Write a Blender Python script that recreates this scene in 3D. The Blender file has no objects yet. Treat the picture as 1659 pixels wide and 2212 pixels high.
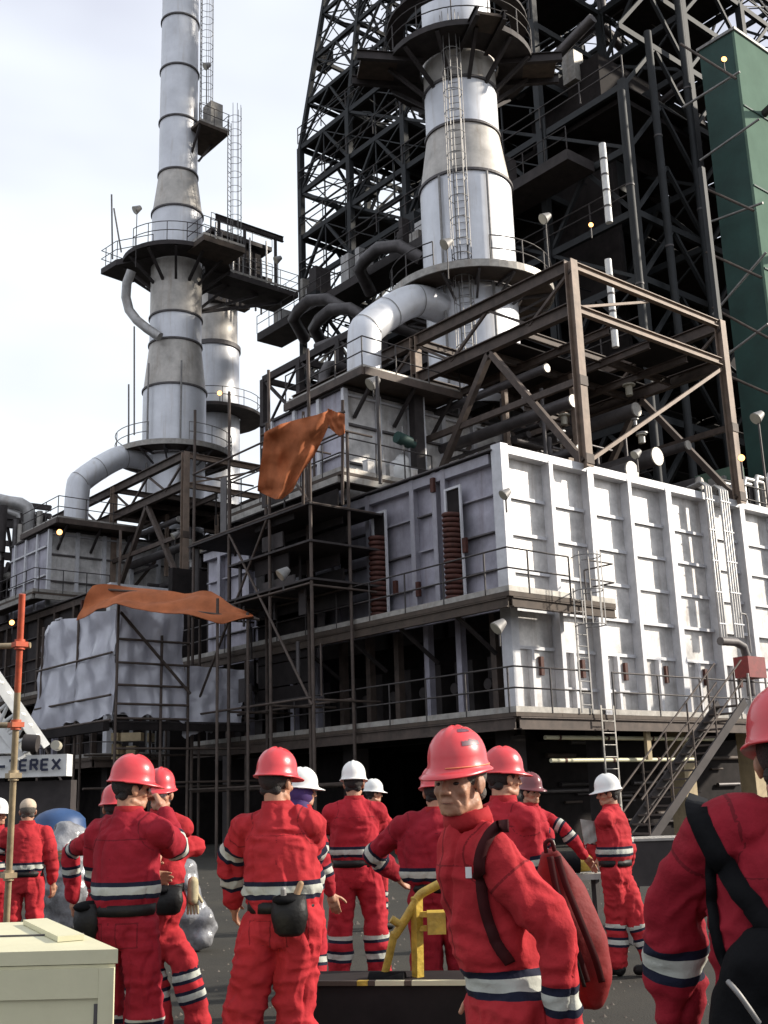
import bpy, math, random
import numpy as np
from mathutils import Vector, Matrix
random.seed(7)
rng = np.random.default_rng(5)
C = bpy.context.scene.collection
PI = math.pi
R = math.radians
# ---------------------------------------------------------------- camera model (photo measured in 1659 x 2212 units)
FPX, TH, RO, YA, CH = 2414.6, .248584, -.032702, .87491, 1.52
fw = Vector((math.cos(YA), math.sin(YA), 0)); rt = Vector((math.sin(YA), -math.cos(YA), 0)); up = Vector((0, 0, 1))
CF = fw*math.cos(TH) + up*math.sin(TH); CU = up*math.cos(TH) - fw*math.sin(TH)
CR = rt*math.cos(RO) + CU*math.sin(RO); CV = CU*math.cos(RO) - rt*math.sin(RO)
EYE = Vector((0, 0, CH))
def ray(u, v): return CF + CR*((u-829.5)/FPX) - CV*((v-1106)/FPX)
def onp(i, u, v, c):
    d = ray(u, v); return EYE + d*((c-EYE[i])/d[i])
def oX(u, v, c): return onp(0, u, v, c)
def oY(u, v, c): return onp(1, u, v, c)
def oZ(u, v, c): return onp(2, u, v, c)
def at(u, v, s): return EYE + ray(u, v)*s
def proj(p):
    q = Vector(p)-EYE; z = q.dot(CF)
    if z < .1: return (-9999, -9999, z)
    return (829.5+FPX*q.dot(CR)/z, 1106-FPX*q.dot(CV)/z, z)
def V(*a): return Vector(a)
cam = bpy.data.cameras.new('camera'); co = bpy.data.objects.new('camera', cam); C.objects.link(co)
co.matrix_world = Matrix((( CR.x, CV.x, -CF.x, 0), (CR.y, CV.y, -CF.y, 0), (CR.z, CV.z, -CF.z, CH), (0, 0, 0, 1)))
cam.sensor_fit = 'VERTICAL'; cam.sensor_height = 24; cam.lens = FPX/2212*24; cam.clip_end = 3000; cam.clip_start = .05
bpy.context.scene.camera = co

# ---------------------------------------------------------------- materials
def mat(name, col, rough=.6, metal=0, var=.25, scale=3., bump=.0, bscale=20., streak=0, scol=(.18,.10,.05), emit=0, spec=.5, vscale=None, coat=0):
    m = bpy.data.materials.new(name); m.use_nodes = True; n = m.node_tree.nodes; l = m.node_tree.links
    b = n['Principled BSDF']; b.inputs['Roughness'].default_value = rough; b.inputs['Metallic'].default_value = metal
    b.inputs['Specular IOR Level'].default_value = spec; b.inputs['Coat Weight'].default_value = coat
    g = n.new('ShaderNodeNewGeometry')
    nz = n.new('ShaderNodeTexNoise'); nz.inputs['Scale'].default_value = scale; nz.inputs['Detail'].default_value = 6; nz.inputs['Roughness'].default_value = .65
    l.new(g.outputs['Position'], nz.inputs['Vector'])
    mr = n.new('ShaderNodeMapRange'); mr.inputs[1].default_value = .3; mr.inputs[2].default_value = .7; mr.inputs[3].default_value = 1-var; mr.inputs[4].default_value = 1+var*.6
    l.new(nz.outputs['Fac'], mr.inputs[0])
    mx = n.new('ShaderNodeMix'); mx.data_type = 'RGBA'; mx.blend_type = 'MULTIPLY'; mx.inputs[0].default_value = 1; mx.inputs[6].default_value = (*col, 1)
    cb = n.new('ShaderNodeCombineColor'); [l.new(mr.outputs[0], cb.inputs[i]) for i in range(3)]; l.new(cb.outputs[0], mx.inputs[7])
    out = mx.outputs[2]
    if streak:
        mp = n.new('ShaderNodeMapping'); mp.inputs['Scale'].default_value = (3.2, 3.2, .28); l.new(g.outputs['Position'], mp.inputs['Vector'])
        n2 = n.new('ShaderNodeTexNoise'); n2.inputs['Scale'].default_value = 1.; n2.inputs['Detail'].default_value = 7; n2.inputs['Roughness'].default_value = .7
        l.new(mp.outputs[0], n2.inputs['Vector'])
        m2 = n.new('ShaderNodeMapRange'); m2.inputs[1].default_value = .52; m2.inputs[2].default_value = .75; m2.inputs[4].default_value = streak; l.new(n2.outputs['Fac'], m2.inputs[0])
        m3 = n.new('ShaderNodeMix'); m3.data_type = 'RGBA'; l.new(m2.outputs[0], m3.inputs[0]); l.new(out, m3.inputs[6]); m3.inputs[7].default_value = (*scol, 1); out = m3.outputs[2]
    l.new(out, b.inputs['Base Color'])
    if bump:
        n4 = n.new('ShaderNodeTexNoise'); n4.inputs['Scale'].default_value = bscale; n4.inputs['Detail'].default_value = 5; l.new(g.outputs['Position'], n4.inputs['Vector'])
        bp = n.new('ShaderNodeBump'); bp.inputs['Strength'].default_value = bump; bp.inputs['Distance'].default_value = .02; l.new(n4.outputs['Fac'], bp.inputs['Height']); l.new(bp.outputs[0], b.inputs['Normal'])
    if emit:
        b.inputs['Emission Color'].default_value = (*col, 1); b.inputs['Emission Strength'].default_value = emit
    return m
M = {}
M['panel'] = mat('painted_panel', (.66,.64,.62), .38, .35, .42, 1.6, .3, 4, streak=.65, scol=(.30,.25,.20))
M['panel_shade'] = mat('shade_tinted_panel', (.38,.365,.42), .5, .2, .4, 1.1, .2, 5, streak=.65, scol=(.16,.12,.12))  # left-wall shade put into the base colour, with dirt streaks on top
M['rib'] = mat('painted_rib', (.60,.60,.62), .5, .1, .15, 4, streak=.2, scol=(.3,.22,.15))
M['rib_shade'] = mat('shade_tinted_rib', (.36,.35,.39), .5, .1, .2, 4, streak=.4, scol=(.15,.10,.08))  # darker copy of the rib: shade of the left face painted in, plus streaks
M['clad'] = mat('aluminium_cladding', (.67,.68,.71), .48, .35, .14, .9, .12, 3, streak=.4, scol=(.34,.27,.19))
M['clad_brown'] = mat('heat_stained_cladding', (.50,.47,.43), .52, .3, .28, 1.4, .1, 3, streak=.5, scol=(.25,.17,.10))
M['band'] = mat('flange_steel', (.10,.09,.09), .6, .2, .3, 5)
M['steel'] = mat('rusty_brown_steel', (.085,.062,.05), .7, .1, .45, 3, streak=.4, scol=(.04,.028,.022))
M['tan'] = mat('primed_tan_steel', (.23,.17,.13), .65, .1, .35, 3, streak=.5, scol=(.10,.05,.03))
M['dark'] = mat('dark_weathered_steel', (.042,.034,.033), .75, .1, .5, 2)
M['black'] = mat('sooty_black_steel', (.021,.017,.0165), .85, 0, .5, 2, spec=.2)
M['coker'] = mat('dark_green_grey_steel', (.015,.017,.019), .7, .1, .4, 1.5)
M['deck'] = mat('deck_plate', (.080,.058,.043), .75, .1, .4, 3)
M['edge'] = mat('galvanised_edge', (.34,.32,.29), .5, .3, .35, 4, streak=.4)
M['railm'] = mat('handrail_steel', (.055,.047,.045), .6, .2, .4, 6)
M['raill'] = mat('pale_handrail_steel', (.26,.25,.24), .6, .3, .3, 6)
M['pipe'] = mat('pipe_cladding', (.42,.41,.40), .45, .4, .3, 2, streak=.4)
M['pipe_dark'] = mat('sooty_pipe', (.10,.09,.09), .5, .4, .4, 2)
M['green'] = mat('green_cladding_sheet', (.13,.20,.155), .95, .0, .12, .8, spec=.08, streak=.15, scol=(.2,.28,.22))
M['green_dark'] = mat('deep_green_shade_sheet', (.020,.060,.050), .7, 0, .35, .8, streak=.4, scol=(.02,.05,.04))  # tower side's shade put into the green; also serves joints and valve
M['orange'] = mat('orange_tarpaulin', (.42,.135,.055), .75, 0, .3, 2.0, .5, 7, spec=.2)
M['rust'] = mat('rust_brown_tube', (.075,.022,.014), .7, .1, .5, 8)
M['tanpaint'] = mat('tan_concrete', (.42,.33,.20), .8, 0, .25, 4)
M['yellow'] = mat('worn_yellow_paint', (.55,.38,.06), .5, 0, .35, 14, .3, 40, streak=.5, scol=(.20,.12,.04))
M['cream'] = mat('cream_paint', (.62,.59,.40), .5, 0, .08, 3, .05, 30, streak=.15, scol=(.4,.34,.2))
M['white'] = mat('white_paint', (.72,.72,.70), .45, 0, .15, 4)
M['redpole'] = mat('red_oxide_tube', (.50,.085,.035), .6, .1, .4, 9, streak=.5, scol=(.3,.2,.08))
M['tanpole'] = mat('galvanised_tube', (.36,.28,.17), .5, .3, .4, 9)
M['lampglass'] = mat('lamp_reflector', (.40,.37,.29), .35, 0, .08, 6)
M['lit'] = mat('lit_lamp', (1, .42, .12), .5, 0, 0, 3, emit=4)
M['litwin'] = mat('ochre_wall_panel', (.50,.40,.22), .6, 0, .15, 4)
M['blue'] = mat('blue_tarpaulin', (.02,.06,.16), .5, 0, .2, 4)
M['navytext'] = mat('navy_lettering', (.015,.02,.05), .6)
M['junk'] = mat('bare_timber', (.28,.17,.09), .7, 0, .4, 5)
# cloth etc.
M['helmet'] = mat('red_helmet_plastic', (.60,.038,.048), .34, 0, .10, 5, .04, 30, coat=.35)
M['helmet_dark'] = mat('maroon_helmet_plastic', (.16,.030,.035), .3, 0, .1, 12, coat=.3)
M['helmet_white'] = mat('white_helmet_plastic', (.74,.74,.71), .35, 0, .06, 12, coat=.2)
M['skin'] = mat('brown_skin', (.43,.22,.135), .55, 0, .18, 22, .12, 160)
M['hair'] = mat('black_hair', (.012,.009,.008), .6, 0, .3, 60, .6, 200)
M['greyhair'] = mat('greying_hair', (.10,.085,.07), .7, 0, .3, 60, .6, 200)
M['capcloth'] = mat('pale_knitted_cap', (.50,.40,.30), .8, 0, .2, 30)
M['purple'] = mat('purple_cloth', (.055,.025,.13), .8, 0, .3, 12)
M['leather'] = mat('black_leather', (.009,.008,.0075), .55, 0, .3, 9, .2, 40, spec=.3)
M['bagred'] = mat('maroon_nylon', (.19,.016,.016), .7, 0, .35, 5, .35, 18, spec=.25)
M['bagblack'] = mat('black_nylon', (.005,.005,.006), .8, 0, .3, 8, .25, 25, spec=.12)
M['glove'] = mat('pale_work_glove', (.42,.36,.22), .8, 0, .2, 20)
M['strapmaroon'] = mat('dark_maroon_strap', (.045,.007,.008), .8, 0, .3, 12, spec=.2)
M['redbox'] = mat('dull_red_box', (.20,.020,.018), .6, 0, .3, 6)
M['eye'] = mat('eye_dark', (.02,.013,.01), .2, 0, 0, 5)
M['lens'] = mat('safety_lens', (.55,.55,.55), .12, .3, .05, 5)
M['lips'] = mat('lips', (.24,.09,.06), .5)
def plastic_mat():
    m = mat('translucent_plastic_sheet', (.66,.66,.72), .22, 0, .05, 1.6, .3, 9.0, spec=1.0)
    n = m.node_tree.nodes; l = m.node_tree.links; b = n['Principled BSDF']; o = n['Material Output']
    tr = n.new('ShaderNodeBsdfTransparent'); tl = n.new('ShaderNodeBsdfTranslucent'); tl.inputs[0].default_value = (.6,.6,.66,1)
    g = n.new('ShaderNodeNewGeometry'); mp = n.new('ShaderNodeMapping'); mp.inputs['Rotation'].default_value = (.4,.7,.3); mp.inputs['Scale'].default_value = (1.6,1.2,.8); l.new(g.outputs['Position'], mp.inputs[0])
    nz = n.new('ShaderNodeTexNoise'); nz.inputs['Scale'].default_value = 1.4; nz.inputs['Detail'].default_value = 5; nz.inputs['Distortion'].default_value = 1.2; l.new(mp.outputs[0], nz.inputs['Vector'])
    mr = n.new('ShaderNodeMapRange'); mr.inputs[1].default_value = .35; mr.inputs[2].default_value = .65; mr.inputs[3].default_value = .16; mr.inputs[4].default_value = .0; l.new(nz.outputs['Fac'], mr.inputs[0])
    m1 = n.new('ShaderNodeMixShader'); m1.inputs[0].default_value = .25; l.new(b.outputs[0], m1.inputs[1]); l.new(tl.outputs[0], m1.inputs[2])
    m2 = n.new('ShaderNodeMixShader'); l.new(mr.outputs[0], m2.inputs[0]); l.new(m1.outputs[0], m2.inputs[1]); l.new(tr.outputs[0], m2.inputs[2])
    l.new(m2.outputs[0], o.inputs['Surface']); return m
M['plastic'] = plastic_mat()
def coverall_mat(name, col):
    m = mat(name, col, .85, 0, .24, 5, .28, 34, spec=.2)
    n = m.node_tree.nodes; l = m.node_tree.links; b = n['Principled BSDF']; src = b.inputs['Base Color'].links[0].from_socket
    a = n.new('ShaderNodeAttribute'); a.attribute_name = 'band'
    def lt(th):
        q = n.new('ShaderNodeMath'); q.operation = 'LESS_THAN'; q.inputs[1].default_value = th; l.new(a.outputs['Fac'], q.inputs[0]); return q.outputs[0]
    x1 = n.new('ShaderNodeMix'); x1.data_type = 'RGBA'; l.new(lt(.042), x1.inputs[0]); l.new(src, x1.inputs[6]); x1.inputs[7].default_value = (.012,.014,.030,1)
    x2 = n.new('ShaderNodeMix'); x2.data_type = 'RGBA'; tape = lt(.0195); l.new(tape, x2.inputs[0]); l.new(x1.outputs[2], x2.inputs[6]); x2.inputs[7].default_value = (.44,.45,.40,1)
    a2 = n.new('ShaderNodeAttribute'); a2.attribute_name = 'seam'; sq = n.new('ShaderNodeMath'); sq.operation = 'LESS_THAN'; sq.inputs[1].default_value = .0032; l.new(a2.outputs['Fac'], sq.inputs[0]); sf = n.new('ShaderNodeMath'); sf.operation = 'MULTIPLY'; sf.inputs[1].default_value = .55; l.new(sq.outputs[0], sf.inputs[0])
    x3 = n.new('ShaderNodeMix'); x3.data_type = 'RGBA'; l.new(sf.outputs[0], x3.inputs[0]); l.new(x2.outputs[2], x3.inputs[6]); x3.inputs[7].default_value = (.05,.004,.006,1); l.new(x3.outputs[2], b.inputs['Base Color'])
    return m
M['red1'] = coverall_mat('red_coverall', (.37,.019,.030))
M['red2'] = coverall_mat('orange_red_coverall', (.41,.025,.032))
M['red3'] = coverall_mat('crimson_coverall', (.28,.013,.025))
M['redplain'] = mat('red_collar_cloth', (.33,.018,.022), .85, 0, .16, 5, .3, 26, spec=.2)
def ground_mat():
    m = mat('worn_dusty_asphalt', (.024,.021,.014), .95, 0, .55, .8, .5, 60)  # base colour lowered to stand in for shade over the yard
    return m
M['ground'] = ground_mat()
M['orangeband'] = mat('orange_helmet_line', (.75,.22,.10), .4)
M['plastic_solid'] = mat('crumpled_clear_plastic', (.22,.22,.23), .25, 0, .5, 6, .6, 18, coat=.4)

# ---------------------------------------------------------------- mesh builder
class MB:
    def __init__(s): s.v = []; s.f = []; s.sm = []
    def add(s, vs, fs, smooth=False):
        o = len(s.v); s.v += [tuple(v) for v in vs]; s.f += [tuple(o+i for i in f) for f in fs]; s.sm += [smooth]*len(fs); return s
    def join(s, o): return s.add(o.v, o.f) if not o.sm else s._j(o)
    def _j(s, o):
        k = len(s.v); s.v += o.v; s.f += [tuple(k+i for i in f) for f in o.f]; s.sm += o.sm; return s
    def box(s, a, b):
        x0,y0,z0 = [min(a[i],b[i]) for i in range(3)]; x1,y1,z1 = [max(a[i],b[i]) for i in range(3)]
        return s.add([(x0,y0,z0),(x1,y0,z0),(x1,y1,z0),(x0,y1,z0),(x0,y0,z1),(x1,y0,z1),(x1,y1,z1),(x0,y1,z1)], [(0,3,2,1),(4,5,6,7),(0,1,5,4),(1,2,6,5),(2,3,7,6),(3,0,4,7)])
    def bar(s, p, q, w, h=None, n=4, up_=None):
        p, q = Vector(p), Vector(q); h = h or w; d = (q-p)
        if d.length < 1e-5: return s
        d.normalize(); r = Vector(up_) if up_ else (up if abs(d.z) < .95 else Vector((0,1,0))); x = d.cross(r).normalized(); y = x.cross(d).normalized()
        vs = []
        for c in (p, q): vs += [c+x*(a*w/2)+y*(b*h/2) for a, b in ((-1,-1),(1,-1),(1,1),(-1,1))]
        return s.add(vs, [(0,1,2,3),(7,6,5,4),(0,4,5,1),(1,5,6,2),(2,6,7,3),(3,7,4,0)])
    def ibeam(s, p, q, w, h, t=.03):
        p, q = Vector(p), Vector(q); d = (q-p).normalized(); r = up if abs(d.z) < .95 else Vector((0,1,0)); x = d.cross(r).normalized(); y = x.cross(d).normalized()
        for o in (h/2-t/2, -h/2+t/2): s.bar(p+y*o, q+y*o, w, t)
        return s.bar(p, q, t, h-2*t-.002)
    def cyl(s, p, q, r0, r1=None, n=16, caps=True):
        p, q = Vector(p), Vector(q); r1 = r0 if r1 is None else r1; d = (q-p).normalized(); r = up if abs(d.z) < .95 else Vector((0,1,0)); x = d.cross(r).normalized(); y = x.cross(d).normalized()
        vs = [c+x*(math.cos(2*PI*i/n)*rr)+y*(math.sin(2*PI*i/n)*rr) for c, rr in ((p,r0),(q,r1)) for i in range(n)]
        s.add(vs, [(i,(i+1)%n,n+(i+1)%n,n+i) for i in range(n)], n > 6)
        if caps: s.add(vs, [tuple(range(n))[::-1], tuple(range(n,2*n))])
        return s
    def tube(s, pts, r, n=10, caps=True):
        pts = [Vector(p) for p in pts]; rings = []; x = None; rs = r if hasattr(r, '__len__') else [r]*len(pts)
        for i, p in enumerate(pts):
            d = (pts[min(i+1,len(pts)-1)]-pts[max(i-1,0)]).normalized()
            if x is None: rr = up if abs(d.z) < .9 else Vector((0,1,0)); x = d.cross(rr).normalized()
            x = (x-d*x.dot(d)).normalized(); y = d.cross(x)
            rings += [p+x*(math.cos(2*PI*k/n)*rs[i])+y*(math.sin(2*PI*k/n)*rs[i]) for k in range(n)]
        m = len(pts); s.add(rings, [(i*n+k,i*n+(k+1)%n,(i+1)*n+(k+1)%n,(i+1)*n+k) for i in range(m-1) for k in range(n)], True)
        if caps: s.add(rings, [tuple(range(n))[::-1], tuple((m-1)*n+k for k in range(n))])
        return s
    def lathe(s, c, prof, n=40, a0=0, a1=2*PI, smooth=True, close=False):
        full = abs(a1-a0-2*PI) < 1e-6; k = n if full else n+1; c = Vector(c)
        vs = [c+V(math.cos(a0+(a1-a0)*i/n)*r, math.sin(a0+(a1-a0)*i/n)*r, z) for r, z in prof for i in range(k)]
        m = len(prof); fs = []
        for j in range(m if close else m-1):
            j2 = (j+1) % m
            for i in range(n): i2 = (i+1) % k; fs.append((j*k+i, j*k+i2, j2*k+i2, j2*k+i))
        s.add(vs, fs, smooth)
        if close and not full: s.add(vs, [tuple(j*k for j in range(m)), tuple(j*k+k-1 for j in range(m))[::-1]])
        return s
    def ell(s, c, r, n=16, m=10, rot=None):
        vs = []; c = Vector(c); r = r if hasattr(r, '__len__') else (r,r,r)
        for j in range(m+1):
            t = PI*j/m
            for i in range(n):
                p = V(math.sin(t)*math.cos(2*PI*i/n)*r[0], math.sin(t)*math.sin(2*PI*i/n)*r[1], math.cos(t)*r[2])
                vs.append(c+(rot @ p if rot else p))
        return s.add(vs, [(j*n+i,(j+1)*n+i,(j+1)*n+(i+1)%n,j*n+(i+1)%n) for j in range(m) for i in range(n)], True)
    def prism(s, poly, z0, z1):
        n = len(poly); vs = [(x,y,z0) for x,y in poly]+[(x,y,z1) for x,y in poly]
        return s.add(vs, [tuple(range(n))[::-1], tuple(range(n,2*n))]+[(i,(i+1)%n,n+(i+1)%n,n+i) for i in range(n)])
    def cap(s, p, q, r0, r1, n=14):           # tapered capsule
        p, q = Vector(p), Vector(q); s.cyl(p, q, r0, r1, n); s.ell(p, r0*.995, n, 8); s.ell(q, r1*.995, n, 8); return s
    def mesh(s, origin=(0,0,0), name='m'):
        me = bpy.data.meshes.new(name); o = Vector(origin)
        me.from_pydata([tuple(Vector(v)-o) for v in s.v], [], s.f)
        me.polygons.foreach_set('use_smooth', s.sm); me.update(); return me
def link(name, me, m, parent=None, loc=None):
    o = bpy.data.objects.new(name, me); C.objects.link(o)
    if m and not me.materials: me.materials.append(m)
    if parent: o.parent = parent
    if loc is not None: o.location = loc
    return o
class T:
    """a thing: an Empty at its base, parts below it"""
    def __init__(s, name, label, cat, base, group=None):
        s.e = bpy.data.objects.new(name, None); C.objects.link(s.e); s.e.location = base; s.o = Vector(base); s.e.empty_display_size = .3
        s.e['label'] = label; s.e['category'] = cat
        if group: s.e['group'] = group
    def part(s, name, mb, m, parent=None, label=None):
        me = mb.mesh(s.o, name); o = link(name, me, M[m] if isinstance(m, str) else m, parent or s.e)
        if label: o['label'] = label
        return o
    def bars(s, name, items, m, parent=None, cyl=False):
        """each member its own part; past 100 the largest in view stay parts, the rest one mass"""
        def size(it):
            a, b = proj(it[0]), proj(it[1])
            if a[2] < 0 or b[2] < 0: return 0
            ins = any(-100 < q[0] < 1760 and -100 < q[1] < 2300 for q in (a, b))
            return (math.hypot(a[0]-b[0], a[1]-b[1])*it[2]*FPX/max(a[2],1)+1)*(1 if ins else .001)
        items = sorted(items, key=size, reverse=True); keep = items if len(items) <= 98 else items[:97]
        def mk(mb, it):
            if cyl: mb.cyl(it[0], it[1], it[2], n=10)
            else: mb.bar(it[0], it[1], it[2], it[3] if len(it) > 3 else None)
        for it in keep: mb = MB(); mk(mb, it); s.part(name, mb, m, parent)
        if len(items) > 98:
            mb = MB()
            for it in items[97:]: mk(mb, it)
            o = s.part(name, mb, m, parent); o['kind'] = 'stuff'
def one(name, label, cat, mb, m, group=None, kind=None):
    cs = np.array(mb.v); base = (cs[:,0].mean(), cs[:,1].mean(), cs[:,2].min()); o = link(name, mb.mesh(base, name), M[m], None, base)
    if label: o['label'] = label; o['category'] = cat
    if group: o['group'] = group
    if kind: o['kind'] = kind
    return o
def seg(a, b, n): a, b = Vector(a), Vector(b); return [a.lerp(b, i/n) for i in range(n+1)]
def arc(c, r, a0, a1, n, z): return [V(c[0]+r*math.cos(a0+(a1-a0)*i/n), c[1]+r*math.sin(a0+(a1-a0)*i/n), z) for i in range(n+1)]
def rails(t, path, m='railm', h=1.1, step=1.5, r=.024, posts=True, toe=True):
    """top and middle rail along a floor path, with posts and a toe plate"""
    path = [Vector(p) for p in path]
    for k, hh in enumerate((h, h*.53)): t.part('handrail' if k == 0 else 'middle_rail', MB().tube([p+up*hh for p in path], r, 6), m)
    if toe:
        mb = MB()
        for a, b in zip(path, path[1:]): mb.bar(a+up*.07, b+up*.07, .012, .14)
        t.part('toe_plate', mb, 'edge')
    if posts:
        L = [0]
        for a, b in zip(path, path[1:]): L.append(L[-1]+(b-a).length)
        n = max(1, round(L[-1]/step))
        for i in range(n+1):
            d = L[-1]*i/n; j = next(k for k in range(1, len(L)) if d <= L[k]+1e-6); p = path[j-1].lerp(path[j], (d-L[j-1])/max(1e-6, L[j]-L[j-1]))
            t.part('post', MB().cyl(p, p+up*h, r*1.05, n=6), m)
def fold_sheet(corners, nu, nv, amp, seed, freq=3, hang=None, thick=.012, crump=False):
    """a cloth between four corners (TL, TR, BR, BL) with folds"""
    tl, tr, br, bl = [Vector(c) for c in corners]; nrm = (tr-tl).cross(bl-tl).normalized(); vs = []; rr = random.Random(seed)
    ph = [rr.uniform(0, 6.28) for _ in range(8)]
    for j in range(nv+1):
        for i in range(nu+1):
            a, b = i/nu, j/nv; p = tl.lerp(tr, a).lerp(bl.lerp(br, a), b)
            cr_ = sum(abs(((math.sin(q*2.4+seed)*a*1.7+math.cos(q*2.4+seed)*b)*(3+q*1.3)+ph[q]) % 2-1)*(.9/(1+q*.35)) for q in range(5))*.45 if crump else 0
            d = cr_+math.sin(a*freq*6.28+ph[0]+b*1.7)*.5+math.sin(a*freq*2.3*6.28+ph[1]-b*3)*.28+math.sin(b*freq*4+ph[2]+a*5)*.35+math.sin((a+b)*freq*9+ph[3])*.15+abs(math.sin((a*1.3-b)*freq*3.1+ph[4]))*.4
            p = p+nrm*d*amp
            if hang: p = p-up*hang*math.sin(PI*a)*(1 if j == 0 else b)
            e = math.sin(a*17+ph[5])*.5+math.sin(a*41+ph[6])*.3
            if b == 1: p = p-up*e*amp*.9
            vs.append(p)
    W = nu+1; fs = [(j*W+i, j*W+i+1, (j+1)*W+i+1, (j+1)*W+i) for j in range(nv) for i in range(nu)]
    mb = MB(); n0 = len(vs); vs2 = vs+[v-nrm*thick for v in vs]; mb.add(vs2, fs+[tuple(n0+k for k in f[::-1]) for f in fs], True)
    bd = [i for i in range(W)]+[j*W+nu for j in range(1, nv+1)]+[nv*W+i for i in range(nu-1, -1, -1)]+[j*W for j in range(nv-1, 0, -1)]
    mb.add(vs2, [(bd[k], n0+bd[k], n0+bd[(k+1)%len(bd)], bd[(k+1)%len(bd)]) for k in range(len(bd))]); return mb
def ladder(label, base, h, out, cage=True, m='raill', w=.42, group='caged ladders', cage_from=2.2, cat='ladder', cr=.36):
    """vertical ladder; out = horizontal direction away from the wall"""
    base = Vector(base); out = Vector(out).normalized(); sd = out.cross(up).normalized(); t = T('ladder', label, cat, base, group)
    for s in (-1, 1): t.part('side_rail', MB().bar(base+sd*s*w/2, base+sd*s*w/2+up*h, .05, .02), m)
    k = int(h/.3)
    for i in range(k): p = base+up*(.2+i*.3); t.part('rung', MB().cyl(p-sd*w/2, p+sd*w/2, .014, n=6), m)
    if cage:
        z = cage_from
        pt = lambda a: base+sd*math.cos(a)*cr+out*(math.sin(a)*cr+.36)
        while z < h+.9: t.part('cage_hoop', MB().tube([base+sd*w/2+up*z]+[pt(-.3+(PI+.6)*i/10)+up*z for i in range(11)]+[base-sd*w/2+up*z], .016, 5, False), m); z += .9
        for a in (.1, .8, PI/2, PI-.8, PI-.1): t.part('cage_strap', MB().bar(pt(a)+up*cage_from, pt(a)+up*(h+.9), .03, .012), m)
    return t
def floodlight(label, p, size=.3, aim=None, pole=1.2, lit=False, group='floodlights'):
    size *= .55 if lit else .8
    """bell shaped floodlight on a short pole"""
    p = Vector(p); t = T('floodlight', label, 'floodlight', p, group); aim = Vector(aim or (-.75,.25,-.6)).normalized()
    t.part('pole', MB().cyl(p, p+up*pole, .025, n=6), 'railm'); hd = p+up*pole
    t.part('lamp_hood', MB().cyl(hd-aim*size*.55, hd+aim*size*.35, size*.28, size*.55, n=14), 'raill')
    t.part('lamp_glass', MB().cyl(hd+aim*size*.34, hd+aim*size*.40, size*.5, size*.5, n=14), 'lit' if lit else 'lampglass')
    return t

# ---------------------------------------------------------------- world, sun, ground
w = bpy.data.worlds.new('World'); bpy.context.scene.world = w; w.use_nodes = True
n = w.node_tree.nodes; l = w.node_tree.links; bg = n['Background']
SUN_AZ, SUN_EL = R(-35), R(26)
sky = n.new('ShaderNodeTexSky'); sky.sky_type = 'NISHITA'; sky.sun_disc = False; sky.sun_elevation = SUN_EL; sky.sun_rotation = PI/2-SUN_AZ
sky.dust_density = 3; sky.air_density = 1.2
tc = n.new('ShaderNodeTexCoord'); mp = n.new('ShaderNodeMapping'); mp.inputs['Scale'].default_value = (1, 1, 2.2); l.new(tc.outputs['Generated'], mp.inputs[0])
cn = n.new('ShaderNodeTexNoise'); cn.inputs['Scale'].default_value = 1.7; cn.inputs['Detail'].default_value = 4; cn.inputs['Roughness'].default_value = .5; l.new(mp.outputs[0], cn.inputs[0])
cr = n.new('ShaderNodeValToRGB'); e = cr.color_ramp.elements; e[0].position = .36; e[0].color = (5.6,5.8,6.8,1); e[1].position = .62; e[1].color = (8.2,8.7,9.3,1)
l.new(cn.outputs['Fac'], cr.inputs[0])
mxw = n.new('ShaderNodeMix'); mxw.data_type = 'RGBA'; mxw.inputs[0].default_value = .93; l.new(sky.outputs[0], mxw.inputs[6]); l.new(cr.outputs[0], mxw.inputs[7])
l.new(mxw.outputs[2], bg.inputs[0]); bg.inputs[1].default_value = .095
sd = bpy.data.lights.new('sun', 'SUN'); sd.energy = 4.7; sd.angle = R(2.2); sd.color = (1, .92, .80); so = bpy.data.objects.new('sun', sd); C.objects.link(so)
sv = Vector((math.cos(SUN_AZ)*math.cos(SUN_EL), math.sin(SUN_AZ)*math.cos(SUN_EL), math.sin(SUN_EL))); so.rotation_euler = sv.to_track_quat('Z', 'Y').to_euler(); so.location = (0,0,80)
sc = bpy.context.scene; sc.view_settings.view_transform = 'Standard'; sc.view_settings.look = 'None'; sc.view_settings.exposure = .48; sc.view_settings.gamma = 1
gm = MB(); gm.add([(-900,-900,0),(900,-900,0),(900,900,0),(-900,900,0)], [(0,1,2,3)]); g = link('ground', gm.mesh(), M['ground']); g['kind'] = 'structure'

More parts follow.
